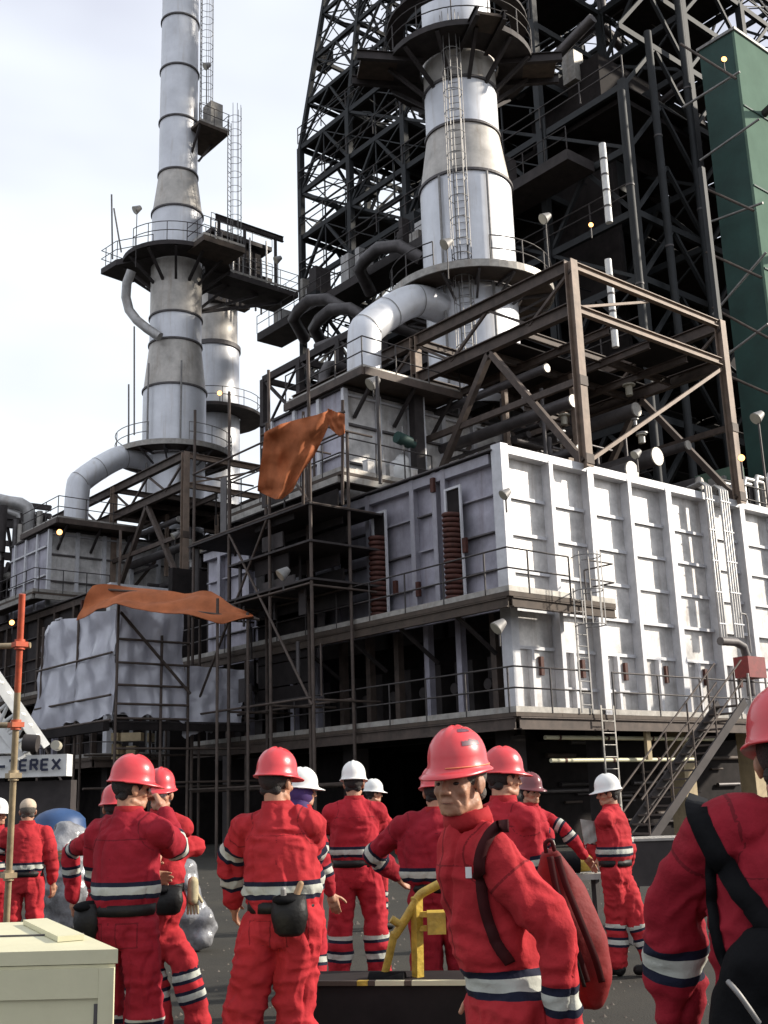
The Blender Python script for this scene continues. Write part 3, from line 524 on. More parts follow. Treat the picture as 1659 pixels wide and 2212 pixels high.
# ---------------------------------------------------------------- coke drum structure behind (big dark lattice)
def lattice():
    KX = (36.5, 41.8, 47.2, 52.6); KY = (26.2, 31.1, 36.0, 40.9, 45.8, 50.7); L0 = [10+3.1*i for i in range(11)]    # 10 .. 41
    t = T('coke_drum_structure', 'huge dark steel lattice tower filling the upper right behind the nearer chimney', 'structure', (36.5,26.2,0))
    cols, bms, brs, thin = [], [], [], []; rr = random.Random(3)
    top = L0[-1]
    for x in KX:
        for y in KY: cols.append(((x,y,0), (x,y,top if not (x == KX[0] and y < 30) else 32), .34))
    for i, z in enumerate(L0):
        for x in KX:
            for a, b in zip(KY, KY[1:]):
                if x == KX[0] and a < 30 and z > 32: continue
                if rr.random() < .93: bms.append(((x,a,z), (x,b,z), .2, .32))
        for y in KY:
            for a, b in zip(KX, KX[1:]):
                if rr.random() < .93: bms.append(((a,y,z), (b,y,z), .2, .30))
    for i, (z0, z1) in enumerate(zip(L0, L0[1:])):
        for x in (KX[0], KX[1], KX[3]):
            for j, (a, b) in enumerate(zip(KY, KY[1:])):
                if z0 > 31 and x == KX[0] and a < 30: continue
                m_ = (a+b)/2
                if (i+j) % 2: brs += [((x,a,z0), (x,m_,z1), .17), ((x,b,z0), (x,m_,z1), .17)]
                else: brs += [((x,a,z0), (x,b,z1), .15)]; 
                if rr.random() < .4: thin.append(((x,b,z0), (x,a,z1), .09))
                if x == KX[0] and b > 34: thin.extend([((x,a,z0+1.5), (x,b,z0+1.5), .07), ((x,m_,z0), (x,m_,z1), .07), ((x,a,z0+1.5), (x,m_,z1), .06), ((x,m_,z0), (x,b,z0+1.5), .06)])
        for y in (KY[0], KY[2], KY[5]):
            for j, (a, b) in enumerate(zip(KX, KX[1:])):
                m_ = (a+b)/2; brs += [((a,y,z0), (m_,y,z1), .16), ((b,y,z0), (m_,y,z1), .16)]
                if y > 50: thin.extend([((a,y,z0+1.5), (b,y,z0+1.5), .07), ((a,y,z0+1.5), (m_,y,z0), .06), ((m_,y,z0), (b,y,z0+1.5), .06), ((a,y,z0), (b,y,z1), .07)])
    # derricks above: tapering
    def taper(z): f = max(0, (z-41)/26); return f
    cxm, cym = 44.5, 38.5
    def pos(x, y, z): f = taper(z)*.52; return V(x+(cxm-x)*f*.25, y+(cym-y)*f, z)
    L1 = [41+2.9*i for i in range(9)]
    ring = [(KX[0],y) for y in KY]+[(x,KY[-1]) for x in KX[1:]]+[(KX[-1],y) for y in KY[-2::-1]]+[(x,KY[0]) for x in KX[-2:0:-1]]
    for z0, z1 in zip(L1, L1[1:]):
        for k, (x, y) in enumerate(ring):
            nx, ny = ring[(k+1) % len(ring)]; p, q, p1, q1 = pos(x,y,z0), pos(nx,ny,z0), pos(x,y,z1), pos(nx,ny,z1)
            cols.append((p, p1, .26)); bms.append((p, q, .18, .26)); m_ = (p1+q1)/2; brs += [(p, m_, .13), (q, m_, .13)]
            thin.append((p, q1, .07)); thin.append((p.lerp(p1,.5), q.lerp(q1,.5), .07)); thin.append((q, p1, .05))
        for x in KX[1:3]: bms.append((pos(x,KY[0],z0), pos(x,KY[-1],z0), .16, .25))
        for y in KY[1:-1]: bms.append((pos(KX[0],y,z0), pos(KX[-1],y,z0), .16, .25))
    t.bars('column', cols, 'coker'); t.bars('beam', bms, 'coker'); t.bars('brace', brs, 'coker'); t.bars('tie_rod', thin, 'coker')
    # decks
    for i, z in enumerate(L0+L1[1:6]):
        up_ = z > 41
        for a, b in zip(KX, KX[1:]):
            for c, d in zip(KY, KY[1:]):
                pr = .34 if c > 39 else (.62 if c > 34 else .8)
                if z < 22: pr = .9 if c < 40 else .6
                if up_: pr = .10 if b > 43 else .22
                if z > 30 and b > 43: pr *= .55
                if z > 32 and a < 37 and c < 30: continue
                if rr.random() < pr:
                    A, B = (pos(a,c,z), pos(b,d,z)); t.part('deck', MB().box(A+V(.1,.1,.2), B+V(-.1,-.1,.26)), 'black')
    for z in (13.1, 19.3, 25.5, 31.7, 34.8, 37.9, 41): rails(t, [V(36.3,50.7,z+.26), V(36.3,31.1 if z > 32 else 26.0,z+.26)], 'railm', step=2.4, toe=False, r=.035)
    # dark cladding and drums inside
    t.part('blind_wall', MB().box(V(38.3,28.5,0), V(38.6,41,30.4)), 'black'); t.part('blind_wall', MB().box(V(38.7,33.6,0), V(62,33.9,33)), 'black')
    t.part('blind_wall', MB().box(V(36.9,26.6,31.35), V(43,34,31.6)), 'black')
    t.part('head_block', MB().box(V(38.6,29,30.5), V(43.5,33.5,36)), 'black')
    t2 = T('coke_drum', 'dark vertical drum inside the lattice tower right of the nearer chimney', 'drum', (44.6,38.4,12)); t2.part('shell', MB().cyl(V(44.6,38.4,12), V(44.6,38.4,33), 2.9, n=32), 'coker'); t2.part('cone', MB().cyl(V(44.6,38.4,33.003), V(44.6,38.4,36), 2.9, .8, n=32), 'coker')
    # miscellaneous kit on decks: boxes, pipes, vertical pipes
    its = []
    for i in range(90):
        z = rr.choice(L0+L1[:5])+.3; x, y = rr.uniform(36.8,52), rr.uniform(27,42 if z > 40 else 47); a = rr.choice([V(1,0,0),V(0,1,0),V(0,0,1)]); ln = rr.uniform(1.5,7) if not a.z else rr.uniform(1,5)
        its.append((V(x,y,z+rr.uniform(0,1.6)), V(x,y,z)+a*ln, rr.choice([.08,.12,.18,.26])))
    t.bars('pipe', its, 'pipe_dark', cyl=True)
    fine = []
    for i in range(420):
        z = rr.choice(L0+L1[:5]); y = rr.uniform(30,47); x = rr.choice([36.4,36.4,38.5,41.7,44]); a = rr.choice([V(0,1,0),V(0,1,0),V(0,0,1),V(1,0,0)]); fine.append((V(x,y,z+rr.uniform(.3,2.4)), V(x,y,z+rr.uniform(.3,2.4))*0+V(x,y,z+rr.uniform(.3,2.4))+a*rr.uniform(.8,3.5), rr.choice([.03,.045,.06])))
    t.bars('small_pipe', fine, 'coker', cyl=True)
    for i in range(60):
        z = rr.choice(L0+L1[:4])+.27; x, y = rr.uniform(36.8,50), rr.uniform(27,50); s = rr.uniform(.3,1.1); t.part('cabinet', MB().box(V(x,y,z), V(x+s,y+rr.uniform(.3,1),z+rr.uniform(.5,1.8))), rr.choice(['dark','coker','edge' if i % 3 == 0 else 'dark']))
lattice()
def vpipe(name, label, pts, r, m, group=None):
    t = T(name, label, 'pipe', pts[0], group); t.part('run', MB().tube(pts, r, 14), m)
    for k in range(1, 5): p = Vector(pts[0]).lerp(Vector(pts[-1]), k/5); t.part('clamp', MB().cyl(p-up*.04, p+up*.04, r*1.12, n=14), 'band')
    return t
p = oY(1283,302,25.4); q = oY(1316,481,25.4); vpipe('downpipe', 'bright pale vertical pipe high in the black right-hand part of the lattice tower', [V(q.x,25.4,p.z), V(q.x,25.4,q.z)], .145, 'white')
p = oY(1311,560,25.2); q = oY(1330,750,25.2); vpipe('downpipe', 'bright pale vertical pipe just behind the top corner of the nearer brown frame', [V(q.x,25.2,p.z), V(q.x,25.2,q.z)], .135, 'white')
for k, (a, b) in enumerate((((1470,62),(1540,677)), ((1411,194),(1460,660)), ((1353,330),(1384,625)))):
    p, q = oY(*a,25.6), oY(*b,25.6); x = (p.x+q.x)/2
    vpipe('riser_column', ['dark riser column continuing above the right-hand post of the nearer brown frame','middle dark riser column in front of the black lattice interior','dim riser column just right of the bright pale pipe'][k], [V(x,25.6,8), V(x,25.6,p.z+3)], .17, 'coker', 'risers')
# braces to the green tower
gx, gy = 40.2, 22.7
t = T('side_frame', 'thin zigzag bracing between the dark riser column and the green tower', 'frame', (38.2,25.4,0)); zs = [oX(1512,347,gx).z-.6+k*3.3 for k in range(-4,3)]
px_ = oY(1505,400,25.4).x
for a, b in (((1512,347),(1640,257)),((1475,232),(1598,155)),((1528,482),(1648,438)),((1540,680),(1655,545)),((1540,790),(1659,700)),((1512,402),(1628,455)),((1526,545),(1645,600)),((1540,665),(1659,730)),((1545,800),(1659,850)),((1470,95),(1590,170))):
    p, q = oY(*a,24.6), oY(*b,21.9); t.part('brace', MB().cyl(p, q, .055, n=8), 'raill' if a[1] > b[1] else 'steel')
# green clad tower
t = T('green_tower', 'green sheet-clad tower at the right edge with its top against the sky', 'tower', (gx,gy,0)); zt = at(1585,49,49.4).z
yb = oX(1508,92,gx).y
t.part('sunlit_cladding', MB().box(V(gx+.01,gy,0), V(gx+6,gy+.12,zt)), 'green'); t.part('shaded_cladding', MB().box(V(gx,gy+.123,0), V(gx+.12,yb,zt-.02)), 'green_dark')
t.part('core', MB().box(V(gx+.15,gy+.15,0), V(gx+5.9,yb-.1,zt-.1)), 'dark'); t.part('parapet_cap', MB().box(V(gx-.08,gy-.08,zt+.003), V(gx+6.1,gy+.2,zt+.14)).box(V(gx-.08,gy+.203,zt+.003), V(gx+.2,yb+.1,zt+.14)), 'raill')
for z in np.arange(3, zt-1, 3.9): t.part('cladding_joint', MB().box(V(gx+.02,gy-.05,z), V(gx+6,gy-.003,z+.07)), 'green_dark')
for z in (30.5, 23.5): t.part('bracket', MB().bar(V(gx+1.6,gy,z), V(gx+1.3,gy-1.5,z+.3), .25), 'dark')
# pipe deck of the structure to the right and equipment above the furnace's far end
t = T('equipment_deck', 'cluttered deck with pale cabinets just above the furnace at the right edge', 'deck', (33,22,10.5))
t.part('deck', MB().box(V(33.2,21.5,10.75), V(38,25.9,10.85)), 'deck')
for i in range(10): x, z = random.uniform(33.3,37), 10.9; s = random.uniform(.3,.8); t.part('cabinet', MB().box(V(x,21.7+random.random(),z), V(x+s,22.9+random.random(),z+random.uniform(.6,2.4))), random.choice(['pipe','edge','dark','green']))
for i in range(5): x = 33.4+i*.8; t.part('pipe', MB().tube([V(x,21.6,10.8), V(x,21.6,11.6+i*.2), V(x+.3,21.7,11.9+i*.2), V(x+1.4,21.7,11.9+i*.2)], .09, 8), 'pipe')
rails(t, [V(33.2,21.5,10.85), V(38,21.5,10.85)], 'railm')
# conduit bundles on the sunlit wall
for nm, u0, k, ut, vt in (('three vertical conduits running down the sunlit furnace wall', 1521, 3, 1521, 1040), ('four vertical conduits at the right of the sunlit furnace wall', 1548, 4, 1552, 1048)):
    t = T('conduit_bundle', nm, 'conduits', oY(u0,1380,19.9), 'conduit bundles')
    p = oY(ut,vt,19.95); q = oY(u0+24,1375,19.95)
    for i in range(k): x = p.x+i*.13; t.part('conduit', MB().tube([V(x,20.6,p.z-.05), V(x,20.1,p.z+.02), V(x,19.93,p.z-.15), V(x,19.93,q.z)], .045, 8), 'pipe')
    for z in np.arange(q.z+.4, p.z, 1.0): t.part('strap', MB().box(V(p.x-.08,19.875,z), V(p.x+k*.13-.03,19.885,z+.04)), 'rib')
# vertical pipe elbow and red box at the far right of the furnace wall
p = oY(1556,1385,19.5); t = T('elbow_pipe', 'grey elbow pipe at the right of the furnace wall beside a red box', 'pipe', p); t.part('bend', MB().tube([p, p+V(.8,0,.02), p+V(1.2,0,-.1), p+V(1.35,0,-.5), p+V(1.35,0,-1.6)], .13, 12), 'band')
p = oY(1620,1462,18.6); t = T('red_cabinet', 'red box standing at the far right end of the lower walkway', 'cabinet', p); t.part('casing', MB().box(p, p+V(.9,.5,.62)), 'redbox'); t.part('frame', MB().bar(p+V(-.1,0,-.9), p+V(-.1,0,.1), .05).bar(p+V(.8,0,-.9), p+V(.8,0,-.01), .05), 'raill')
p = oY(1622,1410,18.8); t = T('gooseneck_pipe', 'thin pale gooseneck pipe above the red box at the right', 'pipe', p); t.part('bend', MB().tube([p, p+up*1.0, p+V(-.05,0,1.15), p+V(-.3,0,1.17), p+V(-.36,0,1.0)], .03, 8), 'raill')

# ---------------------------------------------------------------- second fat chimney behind, elevated pipe rack between
c = at(462,760,76); t = T('fat_chimney', 'shorter fat chimney partly hidden behind the tall left chimney', 'chimney', (c.x,c.y,15))
for z0, z1, r, m in ((15,26.8,1.75,'clad'), (26.8,31.2,1.72,'clad'), (31.2,36.4,1.6,'clad_brown')): t.part('shell_section', MB().cyl((c.x,c.y,z0), (c.x,c.y,z1), r, n=48, caps=False), m); t.part('flange_band', MB().lathe((c.x,c.y,z1), [(r,-.15),(r+.1,-.15),(r+.1,.15),(r,.15)], 48, smooth=False), 'band')
zc = oX(470,880,c.x).z
t = T('dark_landing', 'dark multi-level landing wrapped around the fat chimney', 'platform', (c.x,c.y,zc)); rr = random.Random(8)
t.part('lower_deck', MB().lathe((c.x,c.y,zc-.6), [(1.8,-.2),(3.3,-.2),(3.3,0),(1.8,0)], 32, smooth=False, close=True), 'dark'); rails(t, arc((c.x,c.y), 3.2, 0, 2*PI, 30, zc-.6), 'railm', toe=False)
for z in (36.2, 38.6): t.part('upper_deck', MB().box((c.x-1.7,c.y-2.4,z), (c.x+3.2,c.y+2,z+.3)), 'dark'); rails(t, [V(c.x-1.7,c.y-2.4,z+.3), V(c.x+3.2,c.y-2.4,z+.3)], 'railm', toe=False)
t.part('equipment_box', MB().box((c.x-1.5,c.y-2.0,36.6), (c.x+2.5,c.y+1.6,38.5)), 'black'); t.part('equipment_box', MB().box((c.x-1.2,c.y-1.9,34.0), (c.x+1.7,c.y-1.2,36.1)), 'dark')
for i in range(10): x = c.x-1.4+i*.45; t.part('pipe', MB().cyl((x,c.y-2.5,33.5+rr.random()*2), (x,c.y-2.5,37+rr.random()*2.4), .07, n=8), 'pipe_dark' if i % 3 else 'pipe')
t = T('pipe_rack', 'open steel pipe rack with looping pipes between the left chimneys and the orange tarp', 'pipe rack', (30,38,10)); b1 = []; b2 = []
XS = (30, 33.2); YS = (35.6, 38.8, 42, 45.2); ZS = (13.2, 16.2, 19.4, 22.4)
for x in XS:
    for y in YS: b1.append(((x,y,0), (x,y,22.4), .3))
for z in ZS:
    for x in XS: b2.append(((x,YS[0]-6,z), (x,YS[-1],z), .22, .36))
    for y in YS: b2.append(((XS[0],y,z), (XS[1],y,z), .2, .3))
t.bars('column', b1, 'dark'); t.bars('beam', b2, 'dark'); b3 = []
for z0, z1 in zip(ZS, ZS[1:]):
    for y0, y1 in zip(YS, YS[1:]): b3 += [((XS[0],y0,z0), (XS[0],y1,z1), .14), ((XS[0],y1,z0), (XS[0],y0,z1), .1)]
    b3 += [((XS[0],YS[0],z0), (XS[1],YS[0],z1), .12)]
t.bars('brace', b3, 'dark')
for k, (y, z) in enumerate(((36.2,20.6),(38.4,20.8),(40.6,18.2),(43.2,17.6),(37,17.3),(35.4,22.0))):
    t.part('looped_pipe', MB().tube([V(33.4,y,z-.1), V(30,y,z), V(29.4,y,z), V(29.0,y,z-.12), V(28.8,y,z-.5), V(28.8,y,z-1.4)], .27 if k % 2 else .2, 14), 'pipe_dark' if k % 2 else 'pipe')
for i in range(22):
    y = rr.uniform(30,45); z = rr.choice(ZS)+rr.uniform(.3,.7); t.part('pipe', MB().cyl((rr.uniform(29.8,33),y-rr.uniform(1,4),z), (rr.uniform(29.8,33),y,z), rr.choice([.08,.13,.2]), n=10), rr.choice(['pipe_dark','pipe','dark']))
for i, z in enumerate((16.3, 19.5)): t.part('deck', MB().box((29.6,34,z+.2), (33.5,45,z+.28)), 'black')
# sloping run of decks with handrail behind the bent duct
t = T('gallery_deck', 'long dark gallery deck with handrail running behind the bent duct', 'walkway', (34,30,20)); p, q = oX(575,695,34.5), oX(850,560,34.5)
zg = (p.z+q.z)/2; t.part('deck', MB().box((34.5,28,zg-.5), (36.3,p.y+1,zg)), 'dark'); rails(t, [V(34.5,p.y+1,zg), V(34.5,28,zg)], 'railm', step=1.3, toe=False)
for i in range(26): y = rr.uniform(30,p.y); t.part('deck_equipment', MB().box((34.7+rr.random()*.6,y,zg), (35.6+rr.random()*.6,y+rr.uniform(.2,.8),zg+rr.uniform(.6,2.4))), rr.choice(['dark','edge','pipe','coker']))
for u, v in ((790,560),(690,690),(645,670)): p = oX(u,v,33.6); t.part('humped_pipe', MB().tube([p+V(1.5,1.5,-.9), p+V(.2,.8,-.15), p, p+V(-.1,-1.2,.1), p+V(.2,-2.4,-.2), p+V(1,-3.2,-1)], .34, 16), 'pipe_dark')

# ---------------------------------------------------------------- dark plant beyond and at the left
t = T('process_building', 'long dark process building closing the view under and beyond the furnaces', 'building', (0,74,0))
t.part('wall', MB().box((-12,74,0), (70,80,17.5)), 'black'); 
for x in np.arange(-10,69,3.2): t.part('column', MB().box((x,73.7,0), (x+.4,73.99,17.5)), 'dark')
for z in (4,8,12,16): t.part('girder', MB().box((-12,73.6,z), (70,73.69,z+.4)), 'dark')
t = T('dark_enclosure', 'sooty enclosure wall under the furnaces behind the workers', 'wall', (25,37.5,0)); t.part('wall', MB().box((20.5,37.2,0), (60,37.5,10.2)), 'black'); t.part('wall', MB().box((24.5,23.2,0), (60,23.4,3.2)), 'black'); t.part('wall', MB().box((23.5,30,0), (23.8,37,3.2)), 'black'); t.part('wall', MB().box((23.3,44.6,0), (23.6,60,3.3)), 'black')
for i in range(26):
    x = rr.uniform(24.5,38); z = rr.uniform(.3,3.0); t.part('wall_pipe', MB().cyl((x,23.1,z), (x+rr.uniform(.5,3),23.1,z), rr.choice([.04,.07]), n=8), rr.choice(['dark','pipe_dark','steel']))
for k, (u, v, z) in enumerate(((1177,1593,0),(1190,1643,0))):
    p, q = oY(u,v,19.6), oY(1545 if k == 0 else 1500,1608 if k == 0 else 1655,19.6); t = T('long_pipe', ['upper' ,'lower'][k]+' pale horizontal pipe under the right end of the furnace', 'pipe', p, 'pipes under the furnace'); t.part('run', MB().cyl(p, V(q.x,q.y,p.z), .055, n=10), 'cream')
    for x in np.arange(p.x+.5, q.x, 1.9): t.part('clamp', MB().cyl(V(x,p.y,p.z), V(x+.07,p.y,p.z), .07, n=10), 'rust')
p = oY(1395,1560,19.3); t = T('hanging_strut', 'short pale strut hanging from the middle of the lower walkway', 'strut', p); t.part('channel', MB().box(p-V(.09,.05,1.0), p+V(.09,.05,.1)), 'tanpaint')
# ochre wall seen under the scaffold at the left
p = at(240,1582,44); t = T('ochre_building', 'small ochre wall with dark mullions seen beneath the sheeted scaffold', 'building', p)
for a, b, c_, d in ((240,1583,254,1600),(261,1583,304,1600),(318,1583,327,1602),(405,1583,411,1600),(241,1607,255,1640),(258,1612,264,1640),(272,1611,292,1640)):
    A, B = at(a,b,44), at(c_,d,44); t.part('wall_panel', MB().bar((A+V(0,0,B.z-A.z)).lerp(A,0), A, .1) if False else MB().prism([(A.x,A.y),(B.x,B.y),(B.x+.3,B.y+.3),(A.x+.3,A.y+.3)], B.z, A.z), 'tanpaint')
# left edge plant: dark tower of pipes, silvery pipe loop
t = T('left_pipe_rack', 'dark pipe rack with a silvery looped pipe at the left edge of the view', 'pipe rack', at(40,1500,62)); G = lambda u, v, s=60: at(u,v,s)
rk = []
for u in (-60,-10,42,82): rk.append((V(G(u,1300).x,G(u,1300).y,0), G(u,1120 if u < 60 else 1180), .4))
for v in (1092,1110,1180,1240,1300): rk.append((G(-80,v+12), G(95,v+30), .3, .4)); rk.append((G(-80,v-18,66), G(110,v+6,66), .3, .3))
for u in (-20,12,42,70): rk.append((G(u,1115), G(u+30,1290), .14)); rk.append((G(u+30,1115), G(u,1290), .14))
t.bars('member', rk, 'dark')
t.part('looped_pipe', MB().tube([G(-80,1062), G(20,1085), G(44,1088), G(58,1096), G(64,1112), G(64,1160)], .34, 14), 'pipe'); t.part('looped_pipe', MB().tube([G(-80,1082), G(20,1105), G(40,1112), G(45,1130), G(45,1170)], .2, 12), 'pipe')
for i in range(30): u, v = rr.uniform(-50,95), rr.uniform(1180,1420); t.part('pipe', MB().cyl(G(u,v,58), G(u,v,58)+rr.choice([V(0,2.5,0),V(1.5,0,0),up*1.6,up*2.5]), rr.choice([.1,.16,.25]), n=8), rr.choice(['dark','pipe_dark','dark','edge']))
A = G(-80,1330,64); B = G(110,1330,64); t.part('lower_mass', MB().prism([(A.x,A.y),(B.x,B.y),(B.x+2,B.y+3),(A.x+2,A.y+3)], 0, A.z), 'black')

# ---------------------------------------------------------------- scaffolds and sheets
def scaffold(label, posts_, levels, boards, m='steel', name='scaffold_tower', group='scaffold towers'):
    t = T(name, label, 'scaffold', (posts_[0][0],posts_[0][1],0), group)
    for x, y, z0, z1 in posts_:
        t.part('standard', MB().cyl((x,y,z0), (x,y,z1), .05, n=8), m)
    return t
# sheeted scaffold at the left: near corner c0, left face along +Y, right face along +X
S = 33.
c0 = at(247,1550,S); zb = c0.z; zt = at(248,1292,S).z; xr = oY(404,1440,c0.y).x; yl = oX(90,1400,c0.x).y; xr2 = oY(528,1500,c0.y+.3).x
t = T('sheeted_scaffold', 'scaffold tower wrapped in translucent plastic at the left, orange tarp on top', 'scaffold', (c0.x,c0.y,0))
xm = oY(345,1500,c0.y).x; ym = (c0.y+yl)/2
for x, y, z1 in ((c0.x,c0.y,oX(250,1150,c0.x).z), (xm,c0.y,zt-.9), (xr,c0.y,zt+.3), (xr2,c0.y+.3,zb+2), (c0.x,ym,zt), (c0.x,yl,zt), (xr,c0.y+2.4,zt), (xr2,yl,zb+3), (xm,yl,zt), (xr+1.1,c0.y+1.2,zt+.2)):
    t.part('standard', MB().cyl((x,y-.08,0), (x,y-.08,z1), .045, n=8), 'steel')
for v in (1375, 1428, 1478, 1520, 1552): z = at(248,v,S).z; t.part('ledger', MB().cyl((c0.x,c0.y-.14,z), (xr,c0.y-.14,z), .038, n=8), 'steel')
for v in (1405, 1500, 1555): z = at(248,v,S).z; t.part('ledger', MB().cyl((c0.x-.14,c0.y,z), (c0.x-.14,yl,z), .038, n=8), 'steel')
for z in (zb-.9, zb-1.9): t.part('ledger', MB().cyl((c0.x,c0.y-.1,z), (xr2+2,c0.y-.1,z), .035, n=8), 'steel'); t.part('ledger', MB().cyl((c0.x,c0.y+2,z-.1), (xr2+3,c0.y+2,z-.1), .035, n=8), 'steel')
t.part('diagonal_brace', MB().cyl(V(c0.x,c0.y-.22,zt-.3), V(xr,c0.y-.22,oY(400,1500,c0.y).z), .05, n=8), 'steel')
t.part('diagonal_brace', MB().cyl(V(c0.x-.2,yl-.3,zb), V(c0.x-.2,c0.y+.6,.3), .04, n=8), 'steel')
for k in range(6): y = c0.y+.15+k*.4; t.part('floor_board', MB().box((c0.x,y,zb-.12), (xr2,y+.36,zb-.07)), 'dark')
t.part('floor_beam', MB().bar((c0.x-.2,c0.y+.1,zb-.25), (c0.x-.2,yl,zb-.25), .2, .25).bar((c0.x,c0.y+.05,zb-.25), (xr2,c0.y+.05,zb-.25), .15, .22), 'black')
def sheet(name, label, cs, nu, nv, amp, seed, m, **k): return one(name, label, 'tarpaulin' if m != 'plastic' else 'plastic sheet', fold_sheet(cs, nu, nv, amp, seed, **k), m, 'plastic sheets on the left scaffold' if m == 'plastic' else None)
ztl = oX(100,1346,c0.x).z
sheet('plastic_sheet', 'translucent plastic sheet on the left face of the wrapped scaffold', [(c0.x-.04,yl,ztl),(c0.x-.04,c0.y+.05,zt-.1),(c0.x-.05,c0.y+.1,zb+.1),(c0.x-.3,yl+.3,zb-.05)], 70, 60, .15, 4, 'plastic', freq=2.2, crump=True)
sheet('plastic_sheet', 'translucent plastic sheet on the front face of the wrapped scaffold, crossed by ledgers', [(c0.x+.02,c0.y-.03,zt+.1),(xr-.05,c0.y-.03,zt-.15),(xr,c0.y-.03,zb-.05),(c0.x+.05,c0.y-.03,zb+.1)], 70, 60, .13, 9, 'plastic', freq=1.7, crump=True)
z_ = oY(410,1437,c0.y+.25).z
sheet('plastic_sheet', 'lower plastic sheet right of the wrapped scaffold, hanging in a ragged edge', [(xr+.1,c0.y+.2,z_),(xr2,c0.y+.2,z_-.05),(xr2-.1,c0.y+.25,zb-.15),(xr+.08,c0.y+.2,zb-.5)], 50, 54, .14, 15, 'plastic', freq=1.5, crump=True)
# orange tarp on top
oc = [at(205,1268,S+.8), at(470,1290,S+2.2), at(545,1334,S-.6), at(405,1322,S-1.0), at(248,1298,S-.3), at(172,1330,S+1.5)]
mb = MB(); P = {}
N = 44
pts_t = [at(203,1272,S+.4), at(262,1274,S+1), at(330,1276,S+1), at(400,1288,S+1), at(462,1288,S+1), at(500,1308,S+.4), at(549,1338,S)]
pts_b = [at(168,1346,S), at(212,1326,S-.4), at(252,1312,S-.5), at(330,1328,S-.4), at(405,1336,S-.4), at(478,1352,S-.3), at(551,1342,S-.1)]
def spl(ps, s): k = s*(len(ps)-1); i = min(int(k), len(ps)-2); return ps[i].lerp(ps[i+1], k-i)
vs = []
for j in range(15):
    for i in range(N+1):
        a, b = i/N, j/14; p = spl(pts_t, a).lerp(spl(pts_b, a), b); d = .05*math.sin(a*21+b*5)+.10*abs(math.sin(b*5+a*9))+sum(abs(((math.sin(q*2.1+1)*a*6+math.cos(q*2.1+1)*b*1.2)*(1.1+q*.5)+q*1.3) % 2-1)*(.9/(1+q*.4)) for q in range(5))*.11; p = p+V(-.5,-.5,.35)*d+up*(.05*math.sin(a*13)*(1-b)); vs.append(p)
fs = [(j*(N+1)+i, j*(N+1)+i+1, (j+1)*(N+1)+i+1, (j+1)*(N+1)+i) for j in range(14) for i in range(N)]
k0 = len(vs); mb.add(vs+[v-up*.015+V(.01,.01,0) for v in vs], fs+[tuple(k0+q for q in f[::-1]) for f in fs], True)
for u_, v_ in ((470,1300),(535,1330)): q_ = at(u_,v_,S-.1); t.part('standard', MB().cyl((q_.x,q_.y,0), (q_.x,q_.y,q_.z+.1), .045, n=8), 'steel')
t.part('ledger', MB().cyl(at(405,1320,S-.3), at(560,1338,S-.05), .04, n=8), 'steel'); t.part('ledger', MB().cyl(at(205,1272,S+.5), at(480,1292,S+1.1), .04, n=8), 'steel'); t.part('ledger', MB().cyl(at(462,1288,S+1), at(560,1340,S), .04, n=8), 'steel')
one('orange_tarpaulin', 'crumpled orange tarp draped flat over the sheeted scaffold at the left', 'tarpaulin', mb, 'orange')
# orange tarp hanging at the platform corner
T0 = 31.9
gt = [at(665,912,T0), at(697,893,T0-.2), at(716,885,T0-.3), at(742,894,T0)]; gb = [at(556,1066,T0+1.2), at(598,1079,T0+.4), at(640,1060,T0), at(668,985,T0-.2)]
grid = [[(571,934),(606,916),(646,905),(684,896),(718,884)], [(569,955),(605,948),(640,942),(676,934),(710,920)], [(566,985),(600,982),(632,978),(664,970),(696,950)], [(561,1015),(592,1018),(620,1016),(652,1000),(680,982)], [(557,1045),(584,1052),(608,1056),(632,1046),(652,1020)], [(556,1060),(576,1070),(594,1078),(610,1078),(632,1060)]]
def tarp(grid, s0, nu, nv, seed, amp, name, label):
    rows = len(grid)-1; vs = []; ph = random.Random(seed).uniform(0,6)
    for j in range(nv+1):
        b = j/nv*rows; jb = min(int(b), rows-1); fb = b-jb; 
        for i in range(nu+1):
            a = i/nu; f = lambda row: (lambda k: (row[k][0]+(row[k+1][0]-row[k][0])*(a*(len(row)-1)-k), row[k][1]+(row[k+1][1]-row[k][1])*(a*(len(row)-1)-k)))(min(int(a*(len(row)-1)), len(row)-2))
            p0, p1 = f(grid[jb]), f(grid[jb+1]); u = p0[0]+(p1[0]-p0[0])*fb; v = p0[1]+(p1[1]-p0[1])*fb
            d = math.sin(a*9+ph+j/nv*2)*.5+math.sin(a*21+ph*2)*.3+abs(math.sin(a*6-j/nv*5))*.6+.2*math.sin(j/nv*17+a*7)+sum(abs(((math.sin(q*2.1+seed)*a*1.5+math.cos(q*2.1+seed)*j/nv)*(2.5+q*1.4)+ph*q) % 2-1)*(.9/(1+q*.4)) for q in range(5))*.55; vs.append(at(u,v,s0-d*amp))
    W = nu+1; k0 = len(vs); fs = [(j*W+i, j*W+i+1, (j+1)*W+i+1, (j+1)*W+i) for j in range(nv) for i in range(nu)]
    mb = MB(); mb.add(vs+[v+fw*.02 for v in vs], fs+[tuple(k0+q for q in f[::-1]) for f in fs], True); return one(name, label, 'tarpaulin', mb, 'orange')
tarp(grid, T0-.3, 44, 54, 3, .19, 'orange_tarpaulin', 'large orange tarp hanging over the railing left of the pale convection box')
tarp([[(708,882),(726,890),(745,894)], [(704,904),(726,914),(745,914)], [(714,926),(732,942),(745,936)]], T0-.4, 18, 12, 5, .06, 'orange_tarpaulin', 'small flap of orange tarp tied at the corner post of the convection box')
